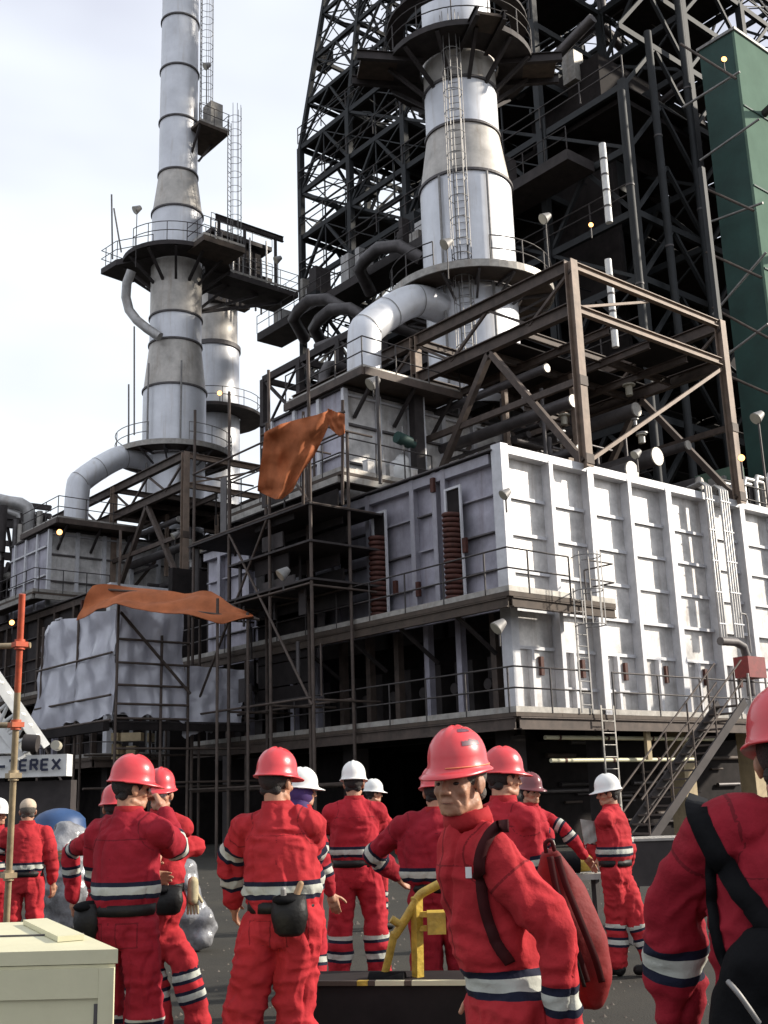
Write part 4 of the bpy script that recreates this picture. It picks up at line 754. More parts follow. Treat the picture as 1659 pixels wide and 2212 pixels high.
# dark scaffold mass below the platform
t = T('scaffold_tower', 'dark brown scaffold tower with boarded lifts below the large hanging orange tarp', 'scaffold', (19.6,26,0))
xs_ = (18.3, 19.7); ys_ = (25.2, 27.3, 29.6, 31.8)
for x in xs_:
    for y in ys_: t.part('standard', MB().cyl((x,y,0), (x,y,14.5 if x < 19 else 12.2), .05, n=8), 'steel')
for z in (1.9,4.2,7.4,9.8,12.2):
    for x in xs_: t.part('ledger', MB().cyl((x-.06,ys_[0],z), (x-.06,ys_[-1],z), .035, n=8), 'steel')
    for y in ys_: t.part('transom', MB().cyl((xs_[0],y-.08,z-.06), (xs_[1]+.9,y-.08,z-.06), .035, n=8), 'steel')
for z in (7.5,9.7): t.part('board', MB().box((18.2,25.1,z), (20.9,32,z+.06)), 'dark')
t.part('board', MB().box((18.2,25.1,8.6), (20.9,29.5,8.66)), 'dark')
for k in range(30):
    x, y, z = random.uniform(18.4,20.8), random.uniform(25.3,31.9), random.uniform(3.6,10.6); h_ = random.uniform(.6,2.6); t.part('stacked_tube' if k % 3 else 'hanging_plank', MB().cyl((x,y,z), (x,y,z+h_), random.choice([.03,.045,.06]), n=8) if k % 3 else MB().box((x,y,z), (x+.04,y+.35,z+h_)), random.choice(['steel','dark','dark','black','pipe_dark']))
for k in range(6): z = 7.0+k*.62; t.part('hoarding', MB().box((19.9,25.6+.2*(k%3),z), (19.95,30.5+.3*(k%2),z+.5)), 'black' if k % 2 else 'dark')
for k in range(5): z = 7.4+k*.7; t.part('hoarding', MB().box((18.42,26.2+.3*(k%3),z), (18.46,27.9+.4*(k%2),z+.45)), 'black' if k % 2 else 'dark')
for k in range(4): z = 4.2+k*.75; t.part('hoarding', MB().box((19.9,27.6,z), (19.95,30.4,z+.7)), 'black')
for a, b in (((18.25,25.2,4),(18.25,29.6,9.8)),((18.25,31.8,4),(18.25,27.3,9.8)),((18.25,25.2,9.8),(18.25,27.3,12))): t.part('diagonal_brace', MB().cyl(a, b, .04, n=8), 'steel')
# posts rising in front of the convection box
t = T('scaffold_post', 'tall thin dark post rising in front of the convection box beside the roof platform', 'post', oX(822,1040,20.2)); p, q = oX(822,1045,20.2), oX(822,810,20.2); t.part('tube', MB().cyl(p, V(p.x,p.y,q.z), .06, n=8), 'railm')
p, q = oY(907,1030,26.6), oY(907,850,26.6); t = T('steel_post', 'thick dark steel post crossing the middle of the pale convection box', 'post', p); t.part('column', MB().box((p.x-.2,26.5,p.z-.3), (p.x+.2,26.8,q.z+.2)), 'dark'); t.part('flange', MB().box((p.x+.203,26.52,p.z-.3), (p.x+.28,26.78,q.z+.1)), 'rib')
# white bundle and green valve on the platform
p = V(22.6,26.3,11.1); t = T('wrapped_bundle', 'white wrapped bundle standing on the convection box platform', 'bundle', p); t.part('wrapping', MB().ell(p+V(0,0,.45), (.42,.38,.5), 14, 10).ell(p+V(.15,-.05,.85), (.25,.25,.3), 12, 8), 'white'); t = T('valve_actuator', 'green valve actuator above the white bundle on the convection platform', 'valve', p+V(0,0,1.1)); t.part('housing', MB().cyl(p+V(-.25,-.3,1.6), p+V(.3,-.3,1.5), .2, n=14).cyl(p+V(.3,-.3,1.5), p+V(.5,-.3,1.45), .12, n=12), 'green_dark'); t.part('stem', MB().cyl(p+V(0,-.3,1.1), p+V(0,-.3,1.5), .05, n=8).cyl(p+V(0,-.3,1.7), p+V(0,-.3,2.0), .03, n=8), 'raill')
for i in range(5): x = 21.2+i*.45; t = T('junction_box', f'{["first","second","third","fourth","fifth"][i]} pale junction box from the left along the convection platform railing', 'box', (x,26.1,11.15), 'junction boxes on the platform'); t.part('casing', MB().box((x,26.1,11.15), (x+.28,26.35,11.75+.1*(i%2))), 'panel'); t.part('lid', MB().box((x-.01,26.09,11.753+.1*(i%2)), (x+.29,26.36,11.79+.1*(i%2))), 'rib')

# ---------------------------------------------------------------- floodlights
for u, v, s, sz, lit, lb in ((612,1238,31,.42,0,'pale bell floodlight under the dark scaffold tower, aimed at the walkway'), (1078,1352,27.4,.42,0,'pale bell floodlight under the upper walkway corner of the nearer furnace'), (1092,1066,28.6,.34,0,'pale floodlight mounted near the top of the furnace corner'), (806,826,35,.5,0,'pale floodlight under the duct platform on the convection roof'),
    (378,1156,50,.40,0,'round pale floodlight inside the left brown frame'), (296,452,60,.55,0,'grey floodlight on a pole left of the tall chimney'), (447,142,62,.5,0,'highest floodlight, on a pole right of the tall left chimney'), (600,560,60,.5,0,'floodlight at the right end of the high left platform'), (965,525,40,.5,0,'floodlight on the ring platform of the nearer chimney'),
    (475,850,66,.5,1,'lit floodlight in front of the fat chimney'), (130,1150,50,.45,1,'lit floodlight under the duct platform of the left furnace'), (27,1345,48,.4,1,'lit floodlight low at the left edge in the dark plant'), (1600,990,26,.28,1,'lit orange lamp at the right above the furnace'), (1276,487,40,.3,1,'lit orange lamp beside the bright pale pipe'), (1563,130,46,.4,1,'lit orange lamp near the top of the green tower'), (1637,900,26,.35,0,'pale lamp on a pole at the right edge above the furnace'), (1375,980,29,.3,0,'pale capped lamp in front of the black interior right of the frame'),
    (1178,470,42,.5,0,'pale lamp beside the ring platform railing of the nearer chimney'), (1010,300,41,.0,0,'')):
    if sz: P = at(u,v,s); pl = {296:3.4,447:2.4,600:1.8,1178:2.6,1637:2.2,965:1.4}.get(u, .5); floodlight(lb, P-up*pl, sz, None if not lit else (-.6,-.7,-.1), pl, lit)
# thin masts at the left on the high platform
for k, (u0, v0, u1, v1, lb) in enumerate(((243,560,241,420,'thin mast standing at the left end of the high left platform'),(262,545,246,450,'thin leaning strut beside the mast on the high left platform'),(290,940,290,705,'thin kinked conduit rising left of the tall chimney'),(278,960,278,830,'thin pole on the left side of the lower ring platform'))):
    p, q = at(u0,v0,60), at(u1,v1,60); t = T('mast', lb, 'mast', p, 'thin masts by the left chimney'); t.part('tube', MB().cyl(p, q, .05, n=6), 'raill')
# guard rail and lashings that carry the hanging tarp
t = T('tarp_rail', 'scaffold rail with upright stubs that carries the large hanging orange tarp', 'rail', at(571,940,T0))
pr_ = [at(562,938,T0-.05), at(606,920,T0-.05), at(646,909,T0-.05), at(684,900,T0-.05), at(745,886,T0-.05)]
t.part('rail', MB().cyl(pr_[0]+fw*.12, pr_[-1]+fw*.12, .045, n=8), 'steel')
for u_, v_ in ((576,930),(655,905),(740,880)): t.part('upright', MB().cyl(at(u_,v_-16,T0+.1), at(u_,1090,T0+.1), .045, n=8), 'steel')
for u_, v_ in ((580,934),(618,916),(655,904),(690,897)): t.part('lashing', MB().cyl(at(u_,v_+6,T0-.35), at(u_,v_-8,T0+.1), .012, n=6), 'raill')

# ---------------------------------------------------------------- people
def vnoise(P, sc, seed=0):
    """smooth value noise on an (n,3) array"""
    q = P*sc+seed*17.3; i = np.floor(q).astype(np.int64); f = q-i; f = f*f*(3-2*f)
    def h(a, b, c): n_ = (a*374761393+b*668265263+c*2147483647+seed*1013) & 0x7fffffff; n_ = (n_ ^ (n_ >> 13))*1274126177 & 0x7fffffff; return (n_ ^ (n_ >> 16)) / 0x7fffffff
    r = 0
    for dx in (0,1):
        for dy in (0,1):
            for dz in (0,1):
                wgt = (f[:,0] if dx else 1-f[:,0])*(f[:,1] if dy else 1-f[:,1])*(f[:,2] if dz else 1-f[:,2]); r = r+wgt*h(i[:,0]+dx, i[:,1]+dy, i[:,2]+dz)
    return r-.5
def remesh(mb, vox, smooth=3, fac=.5):
    me = mb.mesh(); o = bpy.data.objects.new('tmp', me); C.objects.link(o)
    r = o.modifiers.new('r', 'REMESH'); r.mode = 'VOXEL'; r.voxel_size = vox; r.use_smooth_shade = True
    if smooth: s = o.modifiers.new('s', 'SMOOTH'); s.factor = fac; s.iterations = smooth
    dg = bpy.context.evaluated_depsgraph_get(); ev = o.evaluated_get(dg); out = bpy.data.meshes.new_from_object(ev); bpy.data.objects.remove(o); bpy.data.meshes.remove(me); return out
def co_arr(me): a = np.empty(len(me.vertices)*3, np.float32); me.vertices.foreach_get('co', a); return a.reshape(-1,3).astype(float)
def nrm_arr(me): a = np.empty(len(me.vertices)*3, np.float32); me.vertex_normals.foreach_get('vector', a) if hasattr(me, 'vertex_normals') else me.vertices.foreach_get('normal', a); return a.reshape(-1,3).astype(float)
def seg_dist(P, a, b):
    a, b = np.array(a), np.array(b); d = b-a; L = np.linalg.norm(d); t = np.clip((P-a) @ d/(L*L), 0, 1); return np.linalg.norm(P-(a+t[:,None]*d), axis=1), ((P-a) @ d)/L, L
def loft(mb, rings, n=24):
    vs = []
    for c, rx, ry, ang in rings:
        c = Vector(c); ca, sa = math.cos(ang), math.sin(ang)
        for i in range(n): a = 2*PI*i/n; x, y = rx*math.cos(a), ry*math.sin(a); vs.append(c+V(x*ca-y*sa, x*sa+y*ca, 0))
    m = len(rings); mb.add(vs, [(j*n+i,j*n+(i+1)%n,(j+1)*n+(i+1)%n,(j+1)*n+i) for j in range(m-1) for i in range(n)]+[tuple(range(n))[::-1], tuple((m-1)*n+i for i in range(n))], True)
def hand_prims(mb, w, d, palm_n, side, curl=.35, s=1., point=False):
    """palm with five fingers; w wrist, d direction of the hand, palm_n palm normal, side = thumb side"""
    d = Vector(d).normalized(); pn = Vector(palm_n); pn = (pn-d*pn.dot(d)).normalized(); x = d.cross(pn).normalized()*side
    mb.cap(w, w+d*.04*s, .026*s, .032*s, 10)
    for k in range(4): a = w+d*.03*s+x*((k-1.5)*.017*s); mb.cap(a, a+d*.062*s, .016*s, .0145*s, 8)
    for k, ln in enumerate((.066,.078,.073,.056)):
        xo = (1.5-k)*.0195*s; a = w+d*.092*s+x*xo; dd = d; cr = curl*(.8+.15*k); r = .0092*s
        if point and k == 0: cr = .05
        elif point: cr = 1.15
        for j, f in enumerate((.45,.32,.25)):
            dd = (dd*math.cos(cr)+pn*math.sin(cr)); b = a+dd*ln*f*s; mb.cap(a, b, r, r*.93, 7); a = b; r *= .93; pn2 = pn
    a = w+d*.03*s+x*.030*s; dd = (d*.62+x*.72+pn*.25).normalized(); r = .0115*s
    for f in (.040,.032,.026): b = a+dd*f*s; mb.cap(a, b, r, r*.92, 7); a = b; dd = (dd*.86+d*.45+pn*.22).normalized(); r *= .92
HX, HY, HZ = .099, .122, .122
def hridge(a, r): x = abs(math.cos(a)*r); y = math.sin(a)*r; return .007*math.exp(-(x/.10)**4)*max(0, min(1, 1.3-abs(y)))+.003*math.exp(-((x-.33)/.08)**2)*(1 if abs(y) < .7 else 0)
def helmet_mesh(kind='cap', n=48, sc=1.):
    """peaked hard hat in head coordinates, front = +y"""
    prof = [(0,.0,.150)]; rows = []
    m = 12
    for j in range(1, m+1):
        t = j/m*PI/2; rows.append((math.sin(t)**.92, math.cos(t)**.85))
    def P(a, r, z, off=0): 
        cx, sy = math.cos(a), math.sin(a); rx, ry = HX+off, HY+off; return V(cx*rx*r, sy*ry*r-.005, .083+z)
    vs = [P(0,0,HZ)]; fs = []
    def ridge(a, r): return hridge(a, r)
    def ridge_old(a, r): x = abs(math.cos(a)*r); y = math.sin(a)*r; return .007*math.exp(-(x/.10)**4)*max(0, min(1, 1.3-abs(y)))+.003*math.exp(-((x-.33)/.08)**2)*(1 if abs(y) < .7 else 0)
    for r, z in rows:
        for i in range(n): a = 2*PI*i/n; vs.append(P(a, r, z*HZ+ridge(a, r)))
    # band groove, flare, brim
    ext = []
    for off, dz, fr in ((.004,-.010,0),(.006,-.020,0),(.013,-.026,.25),(.016,-.031,1.0),(.014,-.036,1.0),(.006,-.032,.2),(-.004,-.020,0)):
        for i in range(n):
            a = 2*PI*i/n; f = max(0, math.sin(a)); v_ = f**1.6*.046*fr; side = (1-abs(math.sin(a)))*.003*fr
            p = P(a, 1, 0, off+side); q = V(math.cos(a)*(v_*.35), v_, dz-.012*fr*f+(.004*fr if math.sin(a) < -.5 else 0)); vs.append(p+q)
    for r, z in rows[::-1]:
        for i in range(n): a = 2*PI*i/n; vs.append(P(a, r*.955, z*(HZ-.007)-.002))
    R_ = (len(vs)-1)//n
    fs += [(0, 1+i, 1+(i+1)%n) for i in range(n)]
    fs += [(1+j*n+i, 1+(j+1)*n+i, 1+(j+1)*n+(i+1)%n, 1+j*n+(i+1)%n) for j in range(R_-1) for i in range(n)]
    fs.append(tuple(1+(R_-1)*n+i for i in range(n)))
    mb = MB(); mb.add(vs, fs, True); return mb
def xf(mb, mtx):
    o = MB(); o.v = [tuple(mtx @ Vector(v)) for v in mb.v]; o.f = mb.f; o.sm = mb.sm; return o
def person(label, u, v, s, phi, hyaw=0, hpitch=0, lean=0, lean_side=0, arms=None, legs=None, suit='red1', hat='helmet', hair='hair', wide=1., bands=None, hold='relaxed', vox=.0115, detail=False, group=None,
           belt=True, seed=1, glasses=False, skin='skin', curlL=.35, curlR=.35, pointR=False, hmin=None, boots=True, total=None, armsabs=False, hs=1., shrug=0, folds=1., bulk=1., leg_bulk=1.):
    top = at(u, v, s); tot = top.z if total is None else total; K = tot/1.795; base = V(top.x, top.y, 0)
    t = T('person', label, 'person', base, group)
    ang = YA+R(phi)-PI/2; ca, sa = math.cos(ang), math.sin(ang)
    L2W = Matrix.Translation(base) @ Matrix.Rotation(ang, 4, 'Z')
    def view(p):                      # picture frame (right, away, up) -> local metres
        wv = rt*p[0]+fw*p[1]; return V(wv.x*ca+wv.y*sa, -wv.x*sa+wv.y*ca, p[2])
    ln = R(lean)
    def spine(z, y=0): f = max(0, z-.95); return V(f*math.sin(R(lean_side)), y+f*math.sin(ln), .95+f*math.cos(ln) if z > .95 else z)*K
    def off(z): q = spine(z); return q
    W = wide
    shL, shR = spine(1.375+shrug)+V(-.180*W*K,0,0), spine(1.375+shrug)+V(.180*W*K,0,0)
    hoff = V(.595*math.sin(R(lean_side)), .595*math.sin(ln)+.012, 0)*K; base = base-V(hoff.x*ca-hoff.y*sa, hoff.x*sa+hoff.y*ca, 0); t.e.location = base; t.o = base; L2W = Matrix.Translation(base) @ Matrix.Rotation(ang, 4, 'Z'); bsh = base-V(top.x,top.y,0)
    A = dict(eL=V(-.265*W,-.02,1.13)*K, wL=V(-.275*W,.06,.88)*K, eR=V(.265*W,-.02,1.13)*K, wR=V(.275*W,.06,.88)*K)
    for k_, p in (arms or {}).items(): A[k_] = view((p[0]-bsh.dot(rt), p[1]-bsh.dot(fw), p[2]) if armsabs else p)
    Lg = dict(kL=V(-.115,.02,.50)*K, aL=V(-.13,-.01,.09)*K, kR=V(.115,.02,.50)*K, aR=V(.13,-.01,.09)*K)
    for k_, p in (legs or {}).items(): Lg[k_] = view(p)
    hipL, hipR = V(-.092,0,.90)*K, V(.092,0,.90)*K
    # clothing
    mb = MB(); B = bulk*K*.91; W *= .95
    loft(mb, [(spine(.80),.14*B,.11*B,0),(spine(.86),.172*B,.13*B,0),(spine(.95),.178*B,.135*B,0),(spine(1.0),.172*B,.132*B,0),(spine(1.03),.192*B*W,.15*B,0),(spine(1.07),.212*B*W,.162*B,0),(spine(1.15),.208*B*W,.155*B,0),(spine(1.27),.208*B*W,.148*B,0),(spine(1.33),.200*B*W,.14*B,0),(spine(1.385),.172*B*W,.125*B,0),(spine(1.425),.125*B,.105*B,0),(spine(1.46),.085*B,.082*B,0),(spine(1.495),.070*B,.072*B,0)])
    mb.cap(shL+V(.07,0,.015), shL, .080*B, .068*B); mb.cap(shR-V(.07,0,-.015), shR, .080*B, .068*B)
    for sh_ in (shL, shR): mb.cap(spine(1.44).lerp(sh_,.12), sh_, .060*B, .060*B, 14)
    for a, e_, w_ in ((shL,A['eL'],A['wL']),(shR,A['eR'],A['wR'])):
        mb.cap(a, e_, .074*B, .066*B, 16); mb.cap(e_, e_.lerp(w_,.55), .066*B, .060*B, 16); mb.cap(e_.lerp(w_,.55), w_.lerp(e_,.06), .060*B, .043*B, 16)
    LB = leg_bulk*K*.93
    for h_, k_, a_ in ((hipL,Lg['kL'],Lg['aL']),(hipR,Lg['kR'],Lg['aR'])):
        mb.cap(h_, k_, .105*LB, .088*LB, 16); mb.cap(k_, k_.lerp(a_,.5), .088*LB, .092*LB, 16); mb.cap(k_.lerp(a_,.5), a_+V(0,0,.035), .092*LB, .080*LB, 16)
    me = remesh(mb, vox, 11); P = co_arr(me); N = nrm_arr(me)
    segs = dict(uL=(shL,A['eL']), fL=(A['eL'],A['wL']), uR=(shR,A['eR']), fR=(A['eR'],A['wR']), tL=(hipL,Lg['kL']), cL=(Lg['kL'],Lg['aL']), tR=(hipR,Lg['kR']), cR=(Lg['kR'],Lg['aR']), sp=(spine(.95),spine(1.46)))
    rad = dict(uL=.072,fL=.058,uR=.072,fR=.058,tL=.095,cL=.085,tR=.095,cR=.085,sp=.175)
    ds = {k_: seg_dist(P, a, b) for k_, (a, b) in segs.items()}; names = list(segs); DM = np.array([ds[k_][0]-rad[k_]*K for k_ in names]); DM[-1] -= 0; near = DM.argmin(0)
    # folds: drapes that follow each limb, plus broad crumples
    wv_ = P+np.stack([vnoise(P,5,seed+20),vnoise(P,5,seed+21),vnoise(P,5,seed+22)],1)*.12
    rg = lambda sc, az, sd: 1-2*np.abs(vnoise(wv_*np.array([1,1,az]), sc/K, sd))*2
    tors = P[:,2] > .98*K
    fold = rg(8,.26,seed)*.010+rg(17,.34,seed+1)*.006+vnoise(P, 6/K, seed+3)*.009+rg(12,1.7,seed+4)*.006+vnoise(P,34/K,seed+5)*.003
    legm = P[:,2] < .9*K; fold = fold+np.where(legm, np.sin(P[:,2]*38/K+vnoise(P, 5/K, seed+8)*9)*.0035*np.clip((.75*K-P[:,2])/.5,0,1), 0)
    rid = np.abs(vnoise(wv_*np.array([1,1,.35]), 8/K, seed+11)); fold -= np.clip(.06-rid,0,.06)*.15
    for nm, (jnt, rr_) in dict(eL=(A['eL'],.16), eR=(A['eR'],.16), kL=(Lg['kL'],.2), kR=(Lg['kR'],.2)).items():
        q = np.array(jnt); dd = np.linalg.norm(P-q, axis=1); fold += np.exp(-(dd/(rr_*K))**2)*np.sin(dd*80+vnoise(P,7,seed+2)*8)*.005
    P2 = P+N*(fold*K*folds)[:,None]
    me.vertices.foreach_set('co', P2.astype(np.float32).ravel()); me.update()
    bands = bands if bands is not None else dict(uL=.80,fL=.38,uR=.80,fR=.38,cL=(.20,.52),cR=(.20,.52),sp=1.075)
    bnd = np.full(len(P), 1.0)
    for i, k_ in enumerate(names):
        if k_ not in bands: continue
        msk = near == i
        if k_ == 'sp': zz = P[:,2]/K-bands[k_]; val = np.abs(zz); bnd = np.where(msk, val, bnd); continue
        bs = bands[k_] if hasattr(bands[k_], '__len__') else (bands[k_],)
        for b_ in bs: val = np.abs(ds[k_][1]-b_*ds[k_][2])/K; bnd = np.where(msk, np.minimum(bnd, val), bnd)
    # torso edge under the sleeve still carries the waist tape
    if 'sp' in bands: zz = np.abs(P[:,2]/K-bands['sp']); tor = (np.abs(near-0) >= 0) & (ds['sp'][0] < .20*K) & (near >= 4) & (near != 8); bnd = np.where(tor & (near != 5) & (near != 7), zz, bnd)
    at_ = me.attributes.new('band', 'FLOAT', 'POINT'); at_.data.foreach_set('value', bnd.astype(np.float32))
    zz, xx, yy = P[:,2]/K, P[:,0]/K, P[:,1]/K; bk = yy < -.03+np.maximum(0, zz-.95)*math.sin(ln)
    sm_ = np.full(len(P), 1.0); torso = (near == 8); sm_ = np.where(torso & (zz > 1.1), np.minimum(sm_, np.abs(zz-1.335-.02*np.abs(xx))), sm_)
    sm_ = np.where(torso & bk & (zz > 1.12) & (zz < 1.33), np.minimum(sm_, np.abs(xx)), sm_); sm_ = np.where(torso & ~bk & (zz > 1.05), np.minimum(sm_, np.abs(xx)*.8), sm_)
    sm_ = np.where(bk & (zz < 1.0) & (zz > .76), np.minimum(sm_, np.abs(xx)), sm_)
    for shp in (shL, shR): dsh = np.linalg.norm(P-np.array(shp), axis=1)/K; sm_ = np.where(zz > 1.15, np.minimum(sm_, np.abs(dsh-.098)), sm_)
    for sx in (-1, 1): ex_ = np.maximum(np.abs(xx-sx*.092)-.052, np.abs(zz-.865)-.058); sm_ = np.where(bk & (zz < 1.0), np.minimum(sm_, np.abs(ex_)), sm_)
    at2 = me.attributes.new('seam', 'FLOAT', 'POINT'); at2.data.foreach_set('value', sm_.astype(np.float32))
    me.materials.append(M[suit]); cov = link('coverall', me, None, t.e); cov.rotation_euler = (0,0,ang); cov.location = (0,0,0)
    bvh_src = (me, Matrix.Rotation(ang, 4, 'Z'), t.e)
    # head transform
    neck = spine(1.50); hd = neck+V(0,.012*K+.03*math.sin(ln),.050*K)
    HM = Matrix.Translation(hd) @ Matrix.Rotation(R(hyaw), 4, 'Z') @ Matrix.Rotation(R(hpitch), 4, 'X') @ Matrix.Scale(K, 4)
    H = lambda x, y, z: HM @ V(x, y, z)
    hb = MB(); rotm = HM.to_3x3()
    E_ = lambda c, r, n_=16: hb.ell(HM @ Vector(c), [q for q in r], n_, 12, rotm)
    E_((0,-.012,.085),(.074,.092,.086)); E_((0,.020,.040),(.062,.068,.080)); E_((0,.048,-.022),(.046,.040,.030)); E_((0,.072,-.034),(.020,.016,.016)); 
    hb.cap(HM @ V(-.050,.0,-.012), HM @ V(-.026,.062,-.034), .018*K, .015*K, 10); hb.cap(HM @ V(.050,.0,-.012), HM @ V(.026,.062,-.034), .018*K, .015*K, 10)
    for x in (-.040,.040): E_((x,.060,.028),(.020,.017,.018)); E_((x*.85,.073,.075),(.024,.012,.009)); 
    hb.cap(H(0,.084,.066), H(0,.104,.030), .0085*K, .0125*K, 10)
    for x in (-.012,.012): E_((x,.094,.024),(.0085,.010,.008))
    E_((0,.083,-.002),(.024,.011,.0065)); E_((0,.081,-.014),(.021,.011,.007)); E_((0,.078,.008),(.026,.010,.010))
    for x in (-.076,.076): E_((x,.002,.040),(.010,.019,.031)); E_((x*1.06,-.008,.045),(.010,.012,.024))
    hb.cap(neck-V(0,.012,.10)*K, HM @ V(0,-.018,.01), .062*K, .056*K, 16)
    if detail:                         # sunken cheeks, brow, wattles
        hb.cap(H(-.03,.083,.082), H(.03,.083,.082), .010*K, .010*K, 8)
        for x in (-1,1): hb.cap(H(x*.018,.084,.020), H(x*.034,.070,-.014), .0075*K, .0065*K, 8); hb.cap(H(x*.046,.052,.02), H(x*.040,.05,-.02), .012*K, .012*K, 8)
    # arms and trunk core under the clothes keep the body one piece
    for sgn, a, e_, w_ in ((-1,shL,A['eL'],A['wL']),(1,shR,A['eR'],A['wR'])):
        hb.cap(neck-V(0,0,.09)*K, a, .05*K, .045*K, 10); hb.cap(a, e_, .045*K, .038*K, 10); hb.cap(e_, w_, .038*K, .026*K, 12)
        d = (w_-e_).normalized(); mid = V(0,.2,1.1)*K-w_; pn = Vector(mid) if mid.length > .05 else V(0,1,0); pn = (pn-d*pn.dot(d)); pn = pn.normalized() if pn.length > .02 else V(0,1,0)
        thumb = V(0,1,.2); x = d.cross(pn); sd_ = 1 if x.dot(thumb) > 0 else -1
        hand_prims(hb, w_+d*.005, d, pn, sd_, curlL if sgn < 0 else curlR, K*1.02, pointR and sgn > 0)
    hb.cap(neck-V(0,0,.09)*K, spine(1.0), .07*K, .10*K, 14); hb.cap(spine(1.0), hipL, .09*K, .06*K); hb.cap(spine(1.0), hipR, .09*K, .06*K)
    for h_, k_, a_ in ((hipL,Lg['kL'],Lg['aL']),(hipR,Lg['kR'],Lg['aR'])): hb.cap(h_, k_, .06*K, .045*K, 10); hb.cap(k_, a_, .045*K, .035*K, 10)
    me = remesh(hb, .0048 if detail else .0062, 3 if detail else 2, .45); me.materials.append(M[skin]); bo = link('body', me, None, t.e); bo.rotation_euler = (0,0,ang)
    def part(name, mbx, m, parent=None): o = link(name, mbx.mesh((0,0,0), name), M[m], parent or t.e); o.rotation_euler = (0,0,ang if parent is None else 0); return o
    # collar
    cl = MB(); nk = spine(1.478); cl.lathe((0,0,0), [(.083,-.03),(.090,0),(.084,.035),(.076,.036),(.078,-.02)], 28, close=True); part('collar', xf(cl, Matrix.Translation(nk) @ Matrix.Rotation(-ln, 4, 'X') @ Matrix.Scale(K*.90, 4)), 'redplain')
    if hair: hm = MB(); hm.ell((0,-.022,.075), (.080,.093,.082), 24, 16); hm.cap((-.04,-.052,.012), (.04,-.052,.012), .027, .027, 12); part('hair', xf(hm, HM), hair)
    if hat in ('helmet','helmet_white','helmet_dark'): 
        part('hard_hat', xf(helmet_mesh(), HM @ Matrix.Translation((0,0,.030+.083*(1-hs))) @ Matrix.Scale(hs, 4)), hat)
    elif hat == 'cap': hm = MB(); hm.ell((0,-.012,.10), (.084,.102,.082), 24, 14); part('knitted_cap', xf(hm, HM), 'capcloth')
    if detail or glasses or True:
        for x in (-.030,.030): em = MB(); em.ell((x,.0745,.052), (.0110,.0085,.0058), 12, 8); part('eye', xf(em, HM), 'eye'); 
        if detail:
            for x in (-1,1): em = MB(); em.tube([V(x*.014,.091,.072), V(x*.030,.092,.077), V(x*.047,.080,.070)], [.0035,.0052,.003], 8); part('eyebrow', xf(em, HM), 'hair')
            em = MB(); em.tube([V(-.022,.090,-.0075), V(0,.0955,-.006), V(.022,.090,-.0075)], [.001,.0022,.001], 8); part('mouth_line', xf(em, HM), 'lips')
    if glasses:
        for x in (-.030,.030): em = MB(); em.ell((x,.090,.052), (.026,.006,.018), 14, 8); part('safety_glasses', xf(em, HM), 'lens')
    if belt: bm_ = MB(); bm_.lathe((0,0,0), [(1.0,-.028),(1.03,-.028),(1.03,.028),(1.0,.028)], 36, close=True); part('belt', xf(bm_, Matrix.Translation(spine(.985)) @ Matrix.Diagonal((.184*B,.146*B,K,1))), 'leather')
    if boots:
        for a_, kk in ((Lg['aL'],Lg['kL']),(Lg['aR'],Lg['kR'])): bt = MB(); f = V(0,1,0); bt.cap(a_+V(0,-.02,-.03), a_+V(0,.13,-.045)*1, .048, .042, 12); bt.cap(a_, a_+V(0,-.01,-.04), .055, .05, 12); part('boot', bt, 'leather')
    return dict(bvh_src=bvh_src, t=t, L2W=L2W, K=K, A=A, H=HM, spine=spine, part=part, ang=ang, base=base, view=view, sh=(shL,shR))
def rel(s, u, v, base, away=0):      # picture point at a person's depth -> (right, away, up) offset from the base
    p = at(u, v, s); q = p-base; return (q.dot(rt), q.dot(fw)+away, p.z)
def B(u, v, s): p = at(u, v, s); return V(p.x, p.y, 0)
GR = 'workers in red coveralls'
people = {}
def P_(key, *a, **k): people[key] = person(*a, group=GR, **k); return people[key]
def rl(u, v, s):                     # helper bound to one person
    b = B(u, v, s); return lambda x, y, away=0: rel(s, x, y, b, away)
# 1, 2: far left
P_(1, 'worker in a white cap cut off by the left edge behind the leaning pole', -2, 1722, 11.2, -120, suit='red1', hat='helmet_white', seed=3)
P_(2, 'worker with a pale knitted cap seen from behind beside the leaning red pole', 62, 1711, 10.8, 12, 8, suit='red2', hat='cap', hair='greyhair', seed=4, arms=dict(wL=(-.12,.22,1.02), eL=(-.26,.02,1.12)), bands=dict(sp=1.055,uL=.8,fL=.4), bulk=1.05)
# 5: mostly hidden behind 3
q = rl(262, 1690, 8.0); P_(5, 'worker mostly hidden behind the left pair, only one sleeve and helmet edge showing', 248, 1690, 8.0, 20, 0, suit='red1', seed=8, arms=dict(eL=q(166,1838), wL=q(172,1945)))
# 3
q = rl(287, 1625, 6.15); P_(3, 'worker in a red helmet raising a hand to his face, seen from behind', 285, 1626, 6.15, -22, -42, -6, lean=3, suit='red3', seed=12, vox=.009, wide=1.0, bulk=1.04, leg_bulk=1.02,
   arms=dict(eR=q(388,1835,.10), wR=q(340,1752,.30), eL=(-.20,.18,1.13), wL=(.02,.30,1.12)), legs=dict(kL=(-.10,.06,.50), aL=(-.11,.0,.09), kR=(.13,-.02,.50), aR=(.14,-.04,.09)), bands=dict(sp=1.085,uR=.93,fR=.20,uL=.8,fL=.4,cL=(.1,.42),cR=(.10,.42)), curlR=.9, glasses=True)
